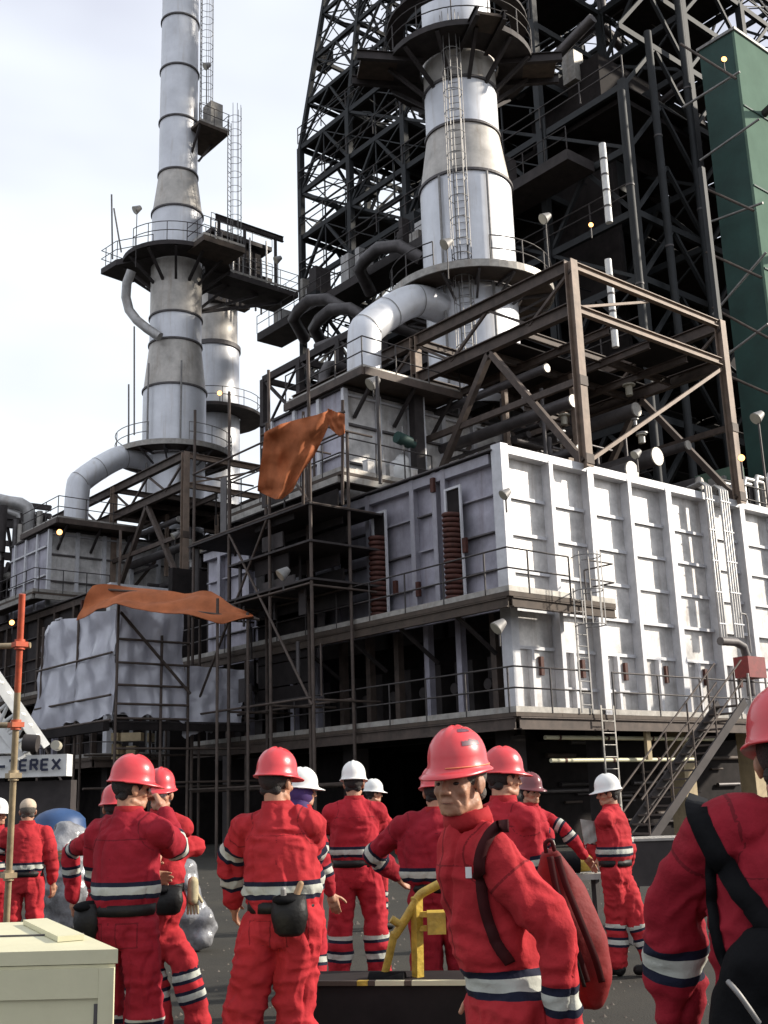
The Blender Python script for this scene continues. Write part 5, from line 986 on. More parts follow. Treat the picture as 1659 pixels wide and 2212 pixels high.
# 4
q = rl(348, 1654, 7.7); P_(4, 'worker in a red helmet and glasses facing us with folded arms behind the first group', 348, 1655, 7.7, 158, 22, -4, suit='red2', seed=22, arms=dict(eR=q(425,1830,-.05), wR=q(365,1842,-.28), eL=q(300,1830,0), wL=q(340,1842,-.24)), glasses=True, legs=dict(kL=(-.05,.0,.5), kR=(.17,-.03,.5), aR=(.27,-.02,.09), aL=(.02,0,.09)), bands=dict(cL=(.2,.5),cR=(.2,.5)))
# 6
q = rl(596, 1610, 6.0); P_(6, 'broad worker seen from behind at centre left, pouch on the back of his belt', 596, 1611, 6.0, -6, -28, -4, lean_side=-3, suit='red2', seed=31, vox=.009, wide=1.0, bulk=1.05, leg_bulk=1.12,
   arms=dict(eL=q(488,1852,-.02), wL=q(492,1945,.04), eR=q(658,1858,.02), wR=q(655,1950,.05)), legs=dict(kL=(-.20,.02,.51), aL=(-.26,-.05,.09), kR=(.05,.03,.50), aR=(.10,.02,.09)), bands=dict(sp=1.07,uL=.80,fL=.50,uR=.80,fR=.45,cL=.42,cR=.45), folds=1.35)
# 7
P_(7, 'worker with a purple cloth hood under a pale helmet, between two backs', 652, 1655, 8.4, -50, -20, -3, suit='red1', hat='helmet_white', seed=41, hair=None, arms=dict(eL=(-.2,.1,1.1), wL=(-.1,.2,.95)))
# 8
q = rl(763, 1640, 9.3); P_(8, 'worker in a white helmet standing square with legs apart, seen from behind', 763, 1641, 9.3, 0, -6, -3, suit='red1', hat='helmet_white', seed=52, vox=.013, wide=1.03, bulk=1.05, leg_bulk=1.08,
   arms=dict(eL=q(703,1812,.05), wL=q(715,1850,.28), eR=q(820,1812,.05), wR=q(812,1860,.28)), legs=dict(kL=(-.13,.0,.50), aL=(-.155,0,.09), kR=(.15,0,.50), aR=(.175,0,.09)), bands=dict(sp=1.075,uL=.72,fL=.25,uR=.72,fR=.25,cL=(.15,.50),cR=(.15,.50)))
# 9
P_(9, 'small distant worker in a white helmet facing right behind another back', 806, 1681, 13.6, -62, -12, -3, suit='red2', hat='helmet_white', seed=61, arms=dict(eR=(.25,-.05,1.1), wR=(.30,.02,.86)))
# 10
q = rl(925, 1640, 7.4); P_(10, 'wide-shouldered worker from behind, hand on hip, head hidden by the foreground man', 938, 1650, 7.4, -4, 0, -4, suit='red3', seed=72, wide=1.3, bulk=1.14, leg_bulk=1.2,
   arms=dict(eL=q(795,1848,.03), wL=q(845,1895,.10), eR=q(1010,1830), wR=q(1020,1900,.1)), bands=dict(sp=1.075,uL=.95,fL=.20,uR=.8,fR=.4,cL=.4,cR=.4), legs=dict(kL=(-.10,0,.5), aL=(-.09,0,.09), kR=(.13,0,.5), aR=(.15,0,.09)))
# 12
P_(12, 'bearded-looking worker in a red helmet just behind the foreground man, looking right', 1084, 1609, 6.5, -52, -18, -2, suit='red1', seed=81, arms=dict(eR=(.16,-.05,1.1), wR=(.2,.1,.95)), skin='skin')
# 13
q = rl(1143, 1665, 10.0); P_(13, 'worker in a maroon helmet pointing down to the right behind the foreground man', 1143, 1666, 10.0, -125, -15, -4, suit='red1', hat='helmet_dark', seed=92, arms=dict(eL=q(1218,1790,-.05), wL=q(1262,1848,-.10), eR=q(1180,1800,-.15), wR=q(1180,1850,-.25)), bands=dict(sp=1.075,uL=.80,fL=.25,uR=.8,fR=.4,cL=.4,cR=.4), curlL=.15, wide=1.1)
# 14
q = rl(1311, 1668, 9.7); P_(14, 'worker in a white helmet facing left in profile and holding papers, right of centre', 1311, 1669, 9.7, 62, 28, -6, suit='red2', hat='helmet_white', seed=101, bulk=1.08, leg_bulk=1.1,
   arms=dict(eR=q(1350,1830,-.08), wR=q(1352,1880,0), eL=q(1278,1820,.1), wL=q(1285,1850,-.1)), legs=dict(kL=(-.02,.03,.46), aL=(-.04,.03,.09), kR=(.14,-.02,.46), aR=(.24,-.03,.09)), bands=dict(sp=1.09,uL=.7,fL=.2,uR=.8,cL=(.15,.5),cR=(.15,.5)))
# 11 foreground
S11 = 3.58; q = rl(985, 1558, S11); P_(11, 'foreground worker in a scuffed red helmet with a maroon backpack, looking left', 984, 1549, S11, 108, 40, -5, lean=12, suit='red2', seed=113, vox=.007, detail=True, wide=.80, bulk=.93, folds=1.1, hs=.93, hair='greyhair',
   armsabs=True, arms=dict(eL=q(1172,1985,-.33), wL=q(1190,2240,-.37), eR=q(1060,1980,.26), wR=q(1065,2150,.28)), bands=dict(sp=.985,fL=.50,fR=.55,cL=.4,cR=.4), belt=False)
# 15 right edge
S15 = 2.7; q = rl(1690, 1468, S15); P_(15, 'very near worker cut off by the right edge, black strap across his back', 1690, 1470, S15, -12, -10, -6, suit='red3', seed=121, vox=.0085, wide=1.12, bulk=1.1, shrug=.045,
   arms=dict(eL=q(1462,1960,.02), wL=q(1474,2215,.05)), bands=dict(uL=2,fL=.42,fR=.42,sp=3.), belt=False, folds=1.2)

# ---------------------------------------------------------------- things carried
def at_person(k, p): return people[k]['L2W'] @ Vector(p)
def tube_on(name, label, cat, pts, r, m, flat=None, group=None):
    mb = MB()
    for a, b in zip(pts, pts[1:]): mb.cap(a, b, r, r, 8) if flat is None else mb.bar(a, b, flat[0], flat[1])
    return one(name, label, cat, mb, m, group)
def ribbon(pts, wdir, wd, th=.006):
    mb = MB(); vs = []
    for i, p in enumerate(pts):
        p = Vector(p); w_ = Vector(wdir[i] if isinstance(wdir, list) else wdir).normalized()*wd/2; d = (Vector(pts[min(i+1,len(pts)-1)])-Vector(pts[max(i-1,0)])).normalized(); n_ = d.cross(w_).normalized()*th
        vs += [p-w_-n_, p+w_-n_, p+w_+n_, p-w_+n_]
    m = len(pts); mb.add(vs, [(4*j+i, 4*j+(i+1)%4, 4*j+4+(i+1)%4, 4*j+4+i) for j in range(m-1) for i in range(4)]+[(3,2,1,0), tuple(4*(m-1)+i for i in range(4))], True); return mb
def ribbon2(pts, wd, th=.006):
    pts = [Vector(p) for p in pts]; ws = []
    for i, p in enumerate(pts): d = pts[min(i+1,len(pts)-1)]-pts[max(i-1,0)]; ws.append(d.cross((p-EYE).normalized()))
    return ribbon(pts, ws, wd, th)
def smooth_pts(k, n=6):
    k = [Vector(p) for p in k]; pts = []
    for i in range(len(k)-1):
        p0, p1, p2, p3 = k[max(i-1,0)], k[i], k[i+1], k[min(i+2,len(k)-1)]
        for j in range(n): s = j/n; pts.append(.5*((2*p1)+(-p0+p2)*s+(2*p0-5*p1+4*p2-p3)*s*s+(-p0+3*p1-3*p2+p3)*s**3))
    return pts+[k[-1]]
from mathutils.bvhtree import BVHTree
def surf(k, pts, off=.012):
    """points lying on the coverall of person k, slightly proud of the cloth"""
    me, rot, e = people[k]['bvh_src']; mt = Matrix.Translation(e.location) @ rot; bv = BVHTree.FromPolygons([mt @ v.co for v in me.vertices], [tuple(p.vertices) for p in me.polygons]); out = []
    for u, v in pts:
        d = ray(u, v).normalized(); h = bv.ray_cast(EYE, d)
        out.append(h[0]+h[1]*off if h[0] is not None else (out[-1] if out else at(u, v, 3)))
    return out
def dense(k, n=7): q = smooth_pts([V(a, b, 0) for a, b in k], n); return [(p.x, p.y) for p in q]
# backpack of the foreground worker: slack bag hanging behind him (to the right in view)
d = people[11]; K = d['K']; sp = d['spine']
tb = T('backpack', 'slack maroon backpack hanging off the shoulder of the foreground worker', 'backpack', d['base']+V(0,0,.9))
bm_ = MB(); c1 = at(1180,1850,S11+.12); ctr = [(1186,1835,.03,.03),(1196,1880,.055,.05),(1212,1950,.085,.075),(1232,2030,.115,.10),(1250,2100,.12,.10),(1262,2150,.085,.07),(1264,2168,.05,.05)]
rings = []
for u, v, a, b in ctr: p = at(u,v,S11+.13); rings.append((p, a, b, YA-PI/2))
loft(bm_, rings, 20); me = remesh(bm_, .012, 6); P = co_arr(me); N = nrm_arr(me); P = P+N*((vnoise(P,6,5)*.03+(1-4*np.abs(vnoise(P*np.array([1,1,.22]),11,6)))*.012+(1-4*np.abs(vnoise(P*np.array([1,1,.3]),23,7)))*.005))[:,None]; me.vertices.foreach_set('co', P.astype(np.float32).ravel())
for v_ in me.vertices: pass
me.transform(Matrix.Translation(-tb.o)); me.materials.append(M['bagred']); link('bag', me, None, tb.e)
pk = smooth_pts([at(1215,1990,S11-.03), at(1240,2060,S11-.05), at(1262,2130,S11-.02)]); tb.part('zip', ribbon(pk, rt, .012), 'leather')
stp = [at(1058,1880,S11-.19), at(1038,1860,S11-.16), at(1046,1815,S11-.13), at(1076,1778,S11-.07), at(1112,1775,S11+.03), at(1150,1800,S11+.10), at(1176,1835,S11+.13)]
front = [at(1076,1778,S11-.075), at(1050,1805,S11-.155), at(1040,1850,S11-.20), at(1044,1910,S11-.215), at(1058,1975,S11-.215), at(1080,2040,S11-.20), at(1110,2085,S11-.16), at(1150,2105,S11-.02), at(1190,2110,S11+.08)]
sp_ = surf(11, dense([(1096,1784),(1076,1792),(1052,1822),(1040,1870),(1044,1930),(1056,1985),(1076,2040),(1100,2075)]), .012)
tb.part('shoulder_strap', ribbon2(sp_, .034, .004), 'strapmaroon')
for k_ in ((1188,1200,1222,1250,1268),(1204,1222,1252,1284,1300)):
    tb.part('compression_strap', ribbon2(smooth_pts([at(k_[0],1850,S11+.06), at(k_[1],1910,S11+.03), at(k_[2],1985,S11+.0), at(k_[3],2065,S11-.02), at(k_[4],2120,S11+.02)]), .022, .004), 'strapmaroon')
tb.part('grab_handle', MB().tube(smooth_pts([at(1180,1842,S11+.1), at(1178,1822,S11+.1), at(1190,1816,S11+.1), at(1198,1838,S11+.1)]), .007, 8), 'strapmaroon')
# badge on his chest
p = surf(11, [(1013,1886)], .006)[0]; one('chest_badge', 'small pale badge on the chest of the foreground worker', 'badge', MB().prism([((p+rt*a+fw*b).x,(p+rt*a+fw*b).y) for a, b in ((-.009,.0),(.009,-.008),(.009,-.012),(-.009,-.004))], p.z-.016, p.z+.016), 'white')
# scuffs on his helmet: dark worn patches as thin shells on the dome
def dome_patch(k, a0, a1, t0, t1, off=.0014, n=22):
    H_ = people[k]['H'] @ Matrix.Translation((0,0,.030+.083*.07)) @ Matrix.Scale(.93, 4); mb = MB(); vs = []
    for j in range(n+1):
        for i in range(n+1):
            fa, ft = i/n, j/n; wob = .16*math.sin(fa*9+ft*5)+.1*math.sin(fa*23); a = a0+(a1-a0)*fa; t_ = t0+(t1-t0)*(ft+wob*(1-ft)); r, z = math.sin(t_)**.92, math.cos(t_)**.85
            vs.append(H_ @ V(math.cos(a)*(HX+off)*r, math.sin(a)*(HY+off)*r-.005, .083+z*(HZ+off)+hridge(a,r)))
    mb.add(vs, [(j*(n+1)+i, j*(n+1)+i+1, (j+1)*(n+1)+i+1, (j+1)*(n+1)+i) for j in range(n) for i in range(n)], True); o = link('helmet_scuff', mb.mesh(), M['bagblack'] if False else M['scuff'], people[k]['t'].e); o.rotation_euler = (0,0,people[k]['ang'])
M['scuff'] = mat('dark_worn_patch', (.13,.055,.075), .45, 0, .5, 60)
dome_patch(11, R(132), R(176), R(26), R(36)); dome_patch(11, R(136), R(180), R(56), R(66))
H_ = people[11]['H'] @ Matrix.Translation((0,0,.030+.083*.07)) @ Matrix.Scale(.93, 4); mbt = MB(); mbt.tube([H_ @ V(math.cos(a)*(HX+.0045), math.sin(a)*(HY+.0045)-.005, .070) for a in [R(g) for g in range(100,262,8)]], .0026, 6); o = link('helmet_band', mbt.mesh(), M['orangeband'] if 'orangeband' in M else M['helmet'], people[11]['t'].e); o.rotation_euler = (0,0,people[11]['ang'])
# near worker's shoulder bag
P0 = people[15]; tb = T('shoulder_bag', 'black bag slung by a wide strap on the very near worker at the right edge', 'bag', at(1640,2150,S15)-V(0,0,.3))
tb.part('strap', ribbon2(surf(15, dense([(1508,1722),(1514,1760),(1545,1830),(1590,1905),(1650,1985),(1700,2050)]), .010), .050, .004), 'bagblack')
tb.part('side_strap', ribbon2(surf(15, dense([(1542,1840),(1545,1930),(1552,2010),(1575,2090)]), .010), .024, .004), 'bagblack')
bm_ = MB(); loft(bm_, [(at(1700,2020,S15-.24),.07,.05,YA-PI/2),(at(1692,2070,S15-.24),.12,.08,YA-PI/2),(at(1690,2140,S15-.24),.15,.10,YA-PI/2),(at(1685,2260,S15-.24),.16,.10,YA-PI/2),(at(1665,2330,S15-.24),.14,.09,YA-PI/2)], 22)
me = remesh(bm_, .012, 6); P = co_arr(me); N = nrm_arr(me); P = P+N*(vnoise(P,9,15)*.04+vnoise(P,22,16)*.015)[:,None]; me.vertices.foreach_set('co', P.astype(np.float32).ravel()); me.transform(Matrix.Translation(-tb.o)); me.materials.append(M['bagblack']); link('bag', me, None, tb.e)
tb.part('drawstring', MB().tube(smooth_pts([at(1572,2120,S15-.33), at(1598,2150,S15-.36), at(1640,2210,S15-.37)]), .006, 6), 'raill')
# tool pouches and gloves
def pouch(k, lp, label, size=(.13,.07,.17)):
    p = at_person(k, Vector(lp)*people[k]['K']); t = T('tool_pouch', label, 'pouch', p, 'tool pouches'); a, b, c = size; mb = MB(); loft(mb, [(p+V(0,0,c/2),a*.5,b*.5,people[k]['ang']),(p,a*.56,b*.62,people[k]['ang']),(p-V(0,0,c*.4),a*.45,b*.5,people[k]['ang']),(p-V(0,0,c*.5),a*.3,b*.3,people[k]['ang'])], 14); t.part('pocket', mb, 'leather'); t.part('flap', MB().ell(p+V(0,0,c*.42), (a*.56,b*.62,.03), 12, 8), 'bagblack'); return t, p
t, p = pouch(6, (.07,-.175,.95), 'bulging tool pouch on the back of the broad worker\'s belt', (.17,.10,.19)); t.part('tool_handle', MB().cap(p+V(.02,-.02,.08), p+V(.05,-.03,.15), .018, .016), 'junk'); t.part('tool_handle', MB().cap(p+V(-.04,-.01,.08), p+V(-.05,-.02,.13), .016, .014), 'raill')
pouch(3, (-.15,-.10,.93), 'black pouch on the left hip of the hand-to-face worker', (.15,.10,.18))
pouch(4, (-.14,.13,.91), 'large black pouch on the belt of the worker with folded arms', (.22,.10,.17))
p = at(417,1925,7.5); t = T('work_glove', 'pale work glove dangling from the belt of the worker with folded arms', 'glove', p); gm_ = MB(); gm_.cap(p+V(0,0,.06), p-V(0,0,.05), .035, .04, 10)
for k in range(4): gm_.cap(p-V(0,0,.06)+rt*((k-1.5)*.018), p-V(0,0,.14)+rt*((k-1.5)*.022), .011, .009, 7)
gm_.cap(p-V(0,0,.02)+rt*.03, p-V(0,0,.07)+rt*.06, .012, .01, 7); link('glove_leather', None or gm_.mesh(p), M['glove'], t.e)
# papers
p = at(1270,1790,9.5); one('papers', 'white sheets of paper held by the worker in profile', 'papers', fold_sheet([p+rt*-.06+up*.08, p+rt*.06+up*.06, p+rt*.07-up*.11, p-rt*.04-up*.13], 8, 8, .01, 3, thick=.003), 'edge')
# purple hood
H_ = people[7]['H']; hm = MB(); hm.ell((0,-.02,.04), (.092,.105,.11), 20, 14); hm.cap((0,-.03,-.02), (0,-.03,-.12), .085, .11, 16); o = link('hood', xf(hm, H_).mesh(), M['purple'], people[7]['t'].e); o.rotation_euler = (0,0,people[7]['ang'])
# chin strap / pack harness seen on the third back
# ---------------------------------------------------------------- foreground props
# cream steel box at the left
ZT_ = 1.02; c = oZ(250,2050,ZT_); a = oZ(-420,2068,ZT_); b = oZ(112,1990,ZT_)
fx = (a-c).normalized(); sy = (b-c); sy = (sy-fx*sy.dot(fx)*0); 
t = T('steel_box', 'cream painted steel box with a lid in the lower left foreground', 'box', V(c.x,c.y,0)); d_ = (b-c); far = a+d_
q4 = [c, a, far, b]
t.part('body', MB().prism([(p.x,p.y) for p in q4], .06, ZT_-.05), 'cream'); ex = lambda p, m_=1.012: p+(p-(c+a+far+b)/4)*(m_-1)
t.part('lid', MB().prism([(ex(p).x,ex(p).y) for p in q4], ZT_-.047, ZT_), 'cream')
nrm = fx.cross(up).normalized(); nrm = nrm if nrm.dot(c) < 0 else -nrm
def fr(s0, s1, z0, z1, th, m, nm):
    p, q = c+fx*s0, c+fx*s1; p = V(p.x,p.y,0)+nrm*.001; q = V(q.x,q.y,0)+nrm*.001; t.part(nm, MB().prism([(p.x,p.y),(q.x,q.y),((q+nrm*th).x,(q+nrm*th).y),((p+nrm*th).x,(p+nrm*th).y)], z0, z1), m)
fr(.0,.055,.06,ZT_-.06,.014,'cream','corner_post'); fr(.056,1.3,ZT_-.16,ZT_-.06,.012,'cream','top_rail'); fr(.056,1.3,.30,.345,.012,'cream','middle_rail'); fr(.058,.072,.36,ZT_-.18,.004,'band','seam'); fr(.15,1.3,.352,.358,.005,'band','seam'); fr(.056,1.3,.348-.06,.300,.0125,'band','seam')
for s_ in (.42,): fr(s_,s_+.05,.33,.40,.03,'cream','latch')
# lid strips and seam
g1, g2 = c.lerp(b,.45), a.lerp(far,.45)
t.part('lid_seam', MB().bar(g1+up*.004, g2+up*.004, .012, .006), 'band')
hh = c.lerp(b,.62); t.part('lid_hinge', MB().bar(c+fx*.10+d_*.25+up*.012, c+fx*.10+d_*.9+up*.012, .10, .02), 'cream'); t.part('lid_hinge', MB().bar(c+fx*.5+d_*.4+up*.012, c+fx*.5+d_*.95+up*.012, .09, .02), 'cream')
# leaning scaffold pole with couplers
p, q = at(48,1283,9), at(14,1990,9); q2 = q+(q-p)*.38; t = T('scaffold_pole', 'red and bare-metal scaffold pole with couplers standing at the left foreground', 'pole', q2)
m1, m2 = p.lerp(q,.30), p.lerp(q,.5); t.part('painted_tube', MB().cyl(p, m1, .026, n=14), 'redpole'); t.part('bare_tube', MB().cyl(m1, q2, .026, n=14), 'tanpole')
for f_ in (.155,.40,.555,.86): x = p.lerp(q,f_); t.part('coupler', MB().cyl(x-up*.04, x+up*.04, .042, n=10).box(x-V(.05,.05,.02), x+V(.05,.05,.02)), 'redpole' if f_ < .5 else 'tanpole')
x = p.lerp(q,.155); t.part('ledger', MB().cyl(x-rt*.6+fw*.05, x+rt*.07+fw*.05, .024, n=10), 'tanpole'); x = p.lerp(q,.40); t.part('ledger', MB().cyl(x-rt*.6+fw*.05+up*.02, x+fw*.05, .024, n=10), 'tanpole')
# dark skid with yellow frame
SK = 6.5; zt_ = at(700,2118,SK).z; p0, p1 = at(618,2105,SK), at(1010,2130,SK-.2); dx = (V(p1.x,p1.y,0)-V(p0.x,p0.y,0)); w_ = dx.normalized(); dd = V(-w_.y,w_.x,0)
A = V(p0.x,p0.y,0); Bq = A+dx; zt_ = .47
t = T('skid_tank', 'low black steel skid with a striped top edge in front of the yellow pipe frame', 'skid', A); n_ = dd*.55
t.part('tank', MB().prism([(A.x,A.y),(Bq.x,Bq.y),((Bq+n_).x,(Bq+n_).y),((A+n_).x,(A+n_).y)], .04, zt_), 'black'); e_ = -dd*.012
for f0, f1, mm in ((0,.40,'deck'),(.402,.46,'yellow'),(.462,.50,'deck'),(.502,.66,'cream'),(.662,.70,'deck'),(.702,1.0,'cream')):
    a_, b_ = A+dx*f0, A+dx*f1; t.part('edge_strip', MB().prism([((a_+e_*2).x,(a_+e_*2).y),((b_+e_*2).x,(b_+e_*2).y),((b_+dd*.02).x,(b_+dd*.02).y),((a_+dd*.02).x,(a_+dd*.02).y)], zt_+.003, zt_+.028), mm)
t.part('drum', MB().cyl(A+dx*.42+dd*.25+up*(zt_-.04), A+dx*.62+dd*.25+up*(zt_-.04), .08, n=16), 'bagblack')
t = T('yellow_pipe_frame', 'worn yellow pipe frame with a bent rail and square box behind the foreground worker', 'frame', V(*at(905,2110,SK+.2)))
Y_ = lambda u, v, s=SK+.15: at(u,v,s)
t.part('bent_rail', MB().tube(smooth_pts([Y_(1000,1898), Y_(965,1903), Y_(925,1922), Y_(905,1936), Y_(890,1962), Y_(868,1998), Y_(852,2022)]), .026, 12), 'yellow')
t.part('left_post', MB().tube([Y_(852,2015), Y_(842,2060), Y_(829,2114)], .024, 12), 'yellow'); t.part('stub', MB().cyl(Y_(868,2000), Y_(845,1985), .024, n=10), 'yellow')
t.part('post', MB().bar(Y_(900,1938), Y_(903,2116), .052, .05), 'yellow'); t.part('handwheel_box', MB().prism([((Y_(918,1,SK)*0+V(Y_(a_,1970,b_).x,Y_(a_,1970,b_).y,0)).x, Y_(a_,1970,b_).y) for a_, b_ in ((922,SK+.05),(962,SK+.05),(962,SK+.22),(922,SK+.22))], Y_(940,2013).z, Y_(940,1968).z), 'yellow')
t.part('bracket', MB().bar(Y_(905,1975), Y_(922,1975), .04, .03).bar(Y_(905,2005), Y_(922,2005), .04, .03), 'yellow')
# crane at the left with its name board
def crane():
    t = T('mobile_crane', 'white lattice-boom crane partly cut off at the left edge with a lettered name board', 'crane', V(*at(60,1700,21)).xy.to_3d() if False else V(at(60,1700,21).x, at(60,1700,21).y, 0))
    S = 21; g = lambda u, v, s=S: at(u,v,s)
    pts_ = [(-60,1425),(82,1612)]; a, b = g(-60,1400), g(84,1610); c_, d2 = g(-90,1452), g(48,1640)
    for p, q in ((a,b),(c_,d2)): 
        for o_ in (0, .5): t.part('boom_chord', MB().bar(p+fw*o_, q+fw*o_, .13), 'white')
    for i in range(9):
        p, q = a.lerp(b,i/9), c_.lerp(d2,(i+.6)/9); t.part('boom_lacing', MB().cyl(p, q, .035, n=8), 'white'); q2 = a.lerp(b,min(1,(i+1)/9)); t.part('boom_lacing', MB().cyl(q, q2, .035, n=8), 'white'); t.part('boom_lacing', MB().cyl(p+fw*.5, p, .03, n=8), 'white')
    t.part('boom_plate', MB().prism([(x.x,x.y) for x in (c_+fw*.2, d2+fw*.2, d2+fw*.3, c_+fw*.3)], d2.z-.1, d2.z+.02), 'white')
    for (u0,v0,u1,v1,m_,nm) in ((-80,1628,143,1676,'white','name_board'), (-80,1684,150,1790,'dark','counterweight'), (-80,1560,24,1627,'white','cab_panel')):
        A, B_ = g(u0,v1,S-.1), g(u1,v1,S-.1); zz = g(u1,v0,S-.1).z; t.part(nm, MB().prism([(A.x,A.y),(B_.x,B_.y),(B_.x+.25,B_.y+.3),(A.x+.25,A.y+.3)], B_.z, zz), m_)
    # lettering as raised strokes
    L = {'T': [((0,1),(1,1)),((.5,1),(.5,0))], 'E': [((0,0),(0,1)),((0,1),(.85,1)),((0,.5),(.75,.5)),((0,0),(.85,0))], 'R': [((0,0),(0,1)),((0,1),(.8,1)),((.8,1),(.8,.52)),((.8,.52),(0,.52)),((.4,.5),(.85,0))], 'X': [((0,0),(1,1)),((0,1),(1,0))]}
    A, B_ = g(-80,1676,S-.1), g(143,1676,S-.1); zl = g(60,1676,S-.1).z; dxx = (V(B_.x,B_.y,0)-V(A.x,A.y,0)).normalized(); nn = V(dxx.y,-dxx.x,0); nn = nn if nn.dot(V(B_.x,B_.y,0)) < 0 else -nn
    x0 = g(21,1660,S-.1); base = V(x0.x,x0.y,0)+nn*.04; zb_ = g(60,1664,S-.1).z; hgt = g(60,1642,S-.1).z-zb_; wdt = .145; gap = .056
    txt = MB()
    for i, chh in enumerate('TEREX'):
        o_ = base+dxx*(i*(wdt+gap))
        for p, q in L[chh]: txt = MB().bar(o_+dxx*p[0]*wdt+up*(zb_+p[1]*hgt), o_+dxx*q[0]*wdt+up*(zb_+q[1]*hgt), .045, .02, up_=tuple(nn)) ; t.part('lettering', txt, 'navytext')
    t.part('name_stripe', MB().bar(base-dxx*.9+up*(zb_+.08), base-dxx*.08+up*(zb_+.08), .05, .02, up_=tuple(nn)), 'navytext')
    p = g(125,1612,S); t.part('work_lamp', MB().cyl(p, p+V(-.1,-.1,.02), .09, n=12), 'lampglass'); t.part('winch', MB().cyl(g(52,1604,S-.2), g(82,1606,S-.2), .16, n=14), 'dark')
    for u in (-60,0,60,120): p = g(u,1790,S); t.part('wheel', MB().cyl(V(p.x,p.y,.55), V(p.x,p.y,.55)+nn*.4, .55, n=24), 'bagblack')
crane()
# bundles at the left: blue tarp mound, plastic-wrapped load
p = at(128,1775,15.5); z_ = at(128,1744,15.5).z; one('blue_tarpaulin', 'low mound under a blue tarp behind the two workers at the left', 'tarpaulin', MB().lathe(V(p.x,p.y,0), [(.40,0),(.38,z_-.4),(.35,z_-.16),(.27,z_-.08),(.18,z_-.04),(.08,z_-.015),(.01,z_-.01)], 28), 'blue')
mbp = MB(); p = at(142,1830,13.6)
for a, b, c_, r in ((0,0,.76,.62),(.10,0,.5,.6),(-.12,.1,.42,.5),(.16,.05,.95,.3)): mbp.ell(V(p.x,p.y,0)+rt*a+fw*b+up*c_, (r*.5,r*.5,r), 16, 12)
me = remesh(mbp, .03, 3); P = co_arr(me); N = nrm_arr(me); P = P+N*(vnoise(P,5,3)*.09+vnoise(P,12,4)*.04)[:,None]; me.vertices.foreach_set('co', P.astype(np.float32).ravel()); bp_ = V(p.x,p.y,0); me.transform(Matrix.Translation(-bp_)); me.materials.append(M['plastic_solid'] if 'plastic_solid' in M else M['panel']); o = link('wrapped_pallet', me, None, None, bp_); o['label'] = 'load wrapped in crumpled clear plastic behind the workers at the left'; o['category'] = 'pallet'
p = at(150,1850,12.8); t = T('timber_offcuts', 'brown timber pieces leaning on the plastic-wrapped load', 'timber', V(p.x,p.y,0))
for k in range(3): a = at(120,1842+k*9,12.8-.1*k); t.part('board', MB().bar(a, a+rt*.33+up*(.05+.02*k), .12, .03), 'junk')
p = at(415,1838,12); mbp = MB(); V0 = V(p.x,p.y,0); [mbp.ell(V0+rt*a+up*b, (.16,.15,r), 14, 10) for a, b, r in ((0,.35,.35),(.12,.22,.22),(-.08,.75,.18))]; me = remesh(mbp, .02, 2); P = co_arr(me); N = nrm_arr(me); P = P+N*(vnoise(P,9,3)*.08)[:,None]; me.vertices.foreach_set('co', P.astype(np.float32).ravel()); me.transform(Matrix.Translation(-V0)); me.materials.append(M['plastic_solid'] if 'plastic_solid' in M else M['panel']); o = link('plastic_bundle', me, None, None, V0); o['label'] = 'bundle of crumpled clear plastic right of the worker with folded arms'; o['category'] = 'bundle'
# dark crate, white box at right of the profile worker
p = at(1395,1905,12.5); b_ = V(p.x,p.y,0); t = T('dark_crate', 'black steel crate with a pale top edge right of the worker in profile', 'crate', b_); q_ = lambda a, b: (b_+rt*a+fw*b)
t.part('body', MB().prism([(q_(a,b).x,q_(a,b).y) for a, b in ((-.2,0),(.55,0),(.55,.6),(-.2,.6))], .45, .93), 'dark'); t.part('rim', MB().prism([(q_(a,b).x,q_(a,b).y) for a, b in ((-.22,-.02),(.57,-.02),(.57,.62),(-.22,.62))], .933, .96), 'edge')
for a in (-.15,.45): t.part('leg', MB().prism([(q_(a+x,b).x,q_(a+x,b).y) for x, b in ((0,.02),(.08,.02),(.08,.5),(0,.5))], 0, .447), 'black')
p = at(1385,1985,11.2); b2 = V(p.x,p.y,0); t = T('pale_box', 'low pale box on the ground below the black crate', 'box', b2); q_ = lambda a, b: (b2+rt*a+fw*b); t.part('body', MB().prism([(q_(a,b).x,q_(a,b).y) for a, b in ((-.1,0),(.22,0),(.22,.3),(-.1,.3))], .0, .26), 'edge'); t.part('lid', MB().prism([(q_(a,b).x,q_(a,b).y) for a, b in ((-.11,-.01),(.23,-.01),(.23,.31),(-.11,.31))], .263, .30), 'raill')
p = at(1240,1862,11.4); b3 = V(p.x,p.y,0); t = T('gas_bottle', 'black cylinder with a yellow end lying on a low stand under the pointing hand', 'cylinder', b3); z3 = p.z
t.part('bottle', MB().cyl(V(p.x,p.y,z3)-rt*.30, V(p.x,p.y,z3)+rt*.05, .11, n=18), 'bagblack'); t.part('end', MB().cyl(V(p.x,p.y,z3)+rt*.053, V(p.x,p.y,z3)+rt*.22, .10, .085, n=18), 'yellow'); t.part('stand', MB().prism([((b3+rt*a+fw*b).x,(b3+rt*a+fw*b).y) for a, b in ((-.35,-.1),(.3,-.1),(.3,.15),(-.35,.15))], z3-.17, z3-.115), 'edge')
for a in (-.3,.2): t.part('leg', MB().bar(b3+rt*a+up*.0, b3+rt*a+up*(z3-.173), .06), 'dark')
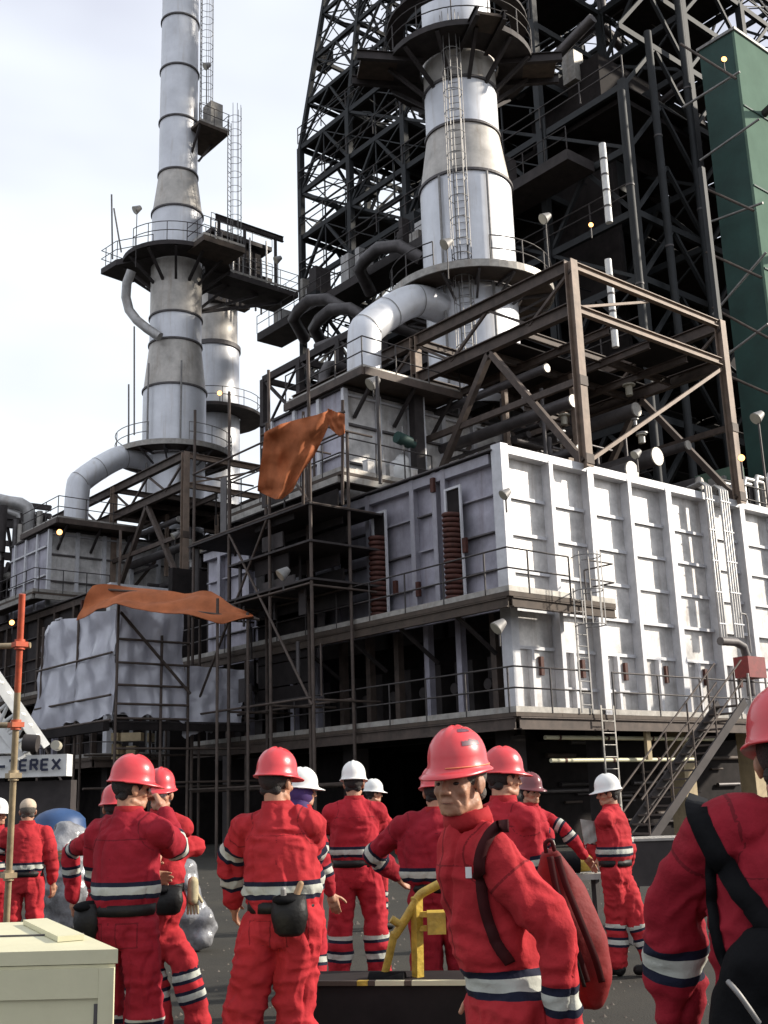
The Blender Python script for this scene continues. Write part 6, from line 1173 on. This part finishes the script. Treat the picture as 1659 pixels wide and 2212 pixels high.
# stairs at the right
lo = oZ(1395,1838,.15); lo = V(lo.x, lo.y, 0); st_y = lo.y
t = T('steel_stairs', 'steep steel stairs with double handrails climbing right to the lower walkway', 'stairs', lo)
a = V(lo.x,lo.y,.2); b = oY(1610,1515,lo.y); wd = .8
for k, off_ in enumerate((0, wd)):
    o_ = V(0,off_,0); t.part('stringer', MB().bar(a+o_, b+o_, .05, .22), 'dark'); 
    for hh in (.55,1.05): t.part('handrail', MB().cyl(a+o_+up*hh, b+o_+up*hh, .024, n=8), 'steel')
    for i in range(5): p = a.lerp(b,(i+.2)/4.6)+o_; t.part('post', MB().cyl(p, p+up*1.05, .024, n=8), 'steel')
n_s = 17
for i in range(n_s): p = a.lerp(b,(i+.5)/n_s); t.part('step', MB().box(p+V(-.13,.03,-.02), p+V(.13,wd-.03,.02)), 'steel')
p = oZ(1440,1835,.3); t = T('yellow_step', 'small yellow step plate at the foot of the steel stairs', 'step', V(p.x,p.y,0)); t.part('plate', MB().box(V(p.x-.1,p.y-.3,.22), V(p.x+.7,p.y+.4,.27)), 'yellow'); 
for x in (-.05,.6): t.part('leg', MB().box(V(p.x+x,p.y-.25,0), V(p.x+x+.06,p.y-.19,.217)), 'dark')
# two dark round vessels under the furnace corner and clutter
for k, (u, v, s_, r) in enumerate(((1258,1858-260,23,.17),(1290,1600,23,.14))): pass
t = T('marker_posts', 'two pale ribbed plastic posts beside the worker looking right', 'posts', V(at(1105,1700,7.2).x,at(1105,1700,7.2).y,0))
for u, v in ((1096,1622),(1106,1632)): a_, b_ = at(u,v,7.2), at(u+1,v+85,7.2); t.part('post', MB().cyl(V(a_.x,a_.y,b_.z-.3), a_, .012, n=8), 'white')
# loose stuff on the ground: pebbles and grit
gr = MB(); rr = random.Random(77)
for i in range(1600):
    s_ = rr.uniform(4,26); u_ = rr.uniform(-100,1760); p = at(u_,1715,s_); r = rr.uniform(.006,.028)*(1 if rr.random() < .95 else 2); c_ = V(p.x,p.y,0); vs = [c_+V(math.cos(a)*r*rr.uniform(.7,1.2), math.sin(a)*r*rr.uniform(.7,1.2), -.002) for a in (0,1.3,2.6,3.8,5)]+[c_+V(0,0,r*.8)]; gr.add(vs, [(0,1,5),(1,2,5),(2,3,5),(3,4,5),(4,0,5)])
o = link('gravel', gr.mesh(), M['tanpaint']); o['kind'] = 'stuff'; 
M['gravel'] = mat('grit', (.13,.11,.09), .9); o.data.materials.clear(); o.data.materials.append(M['gravel'])
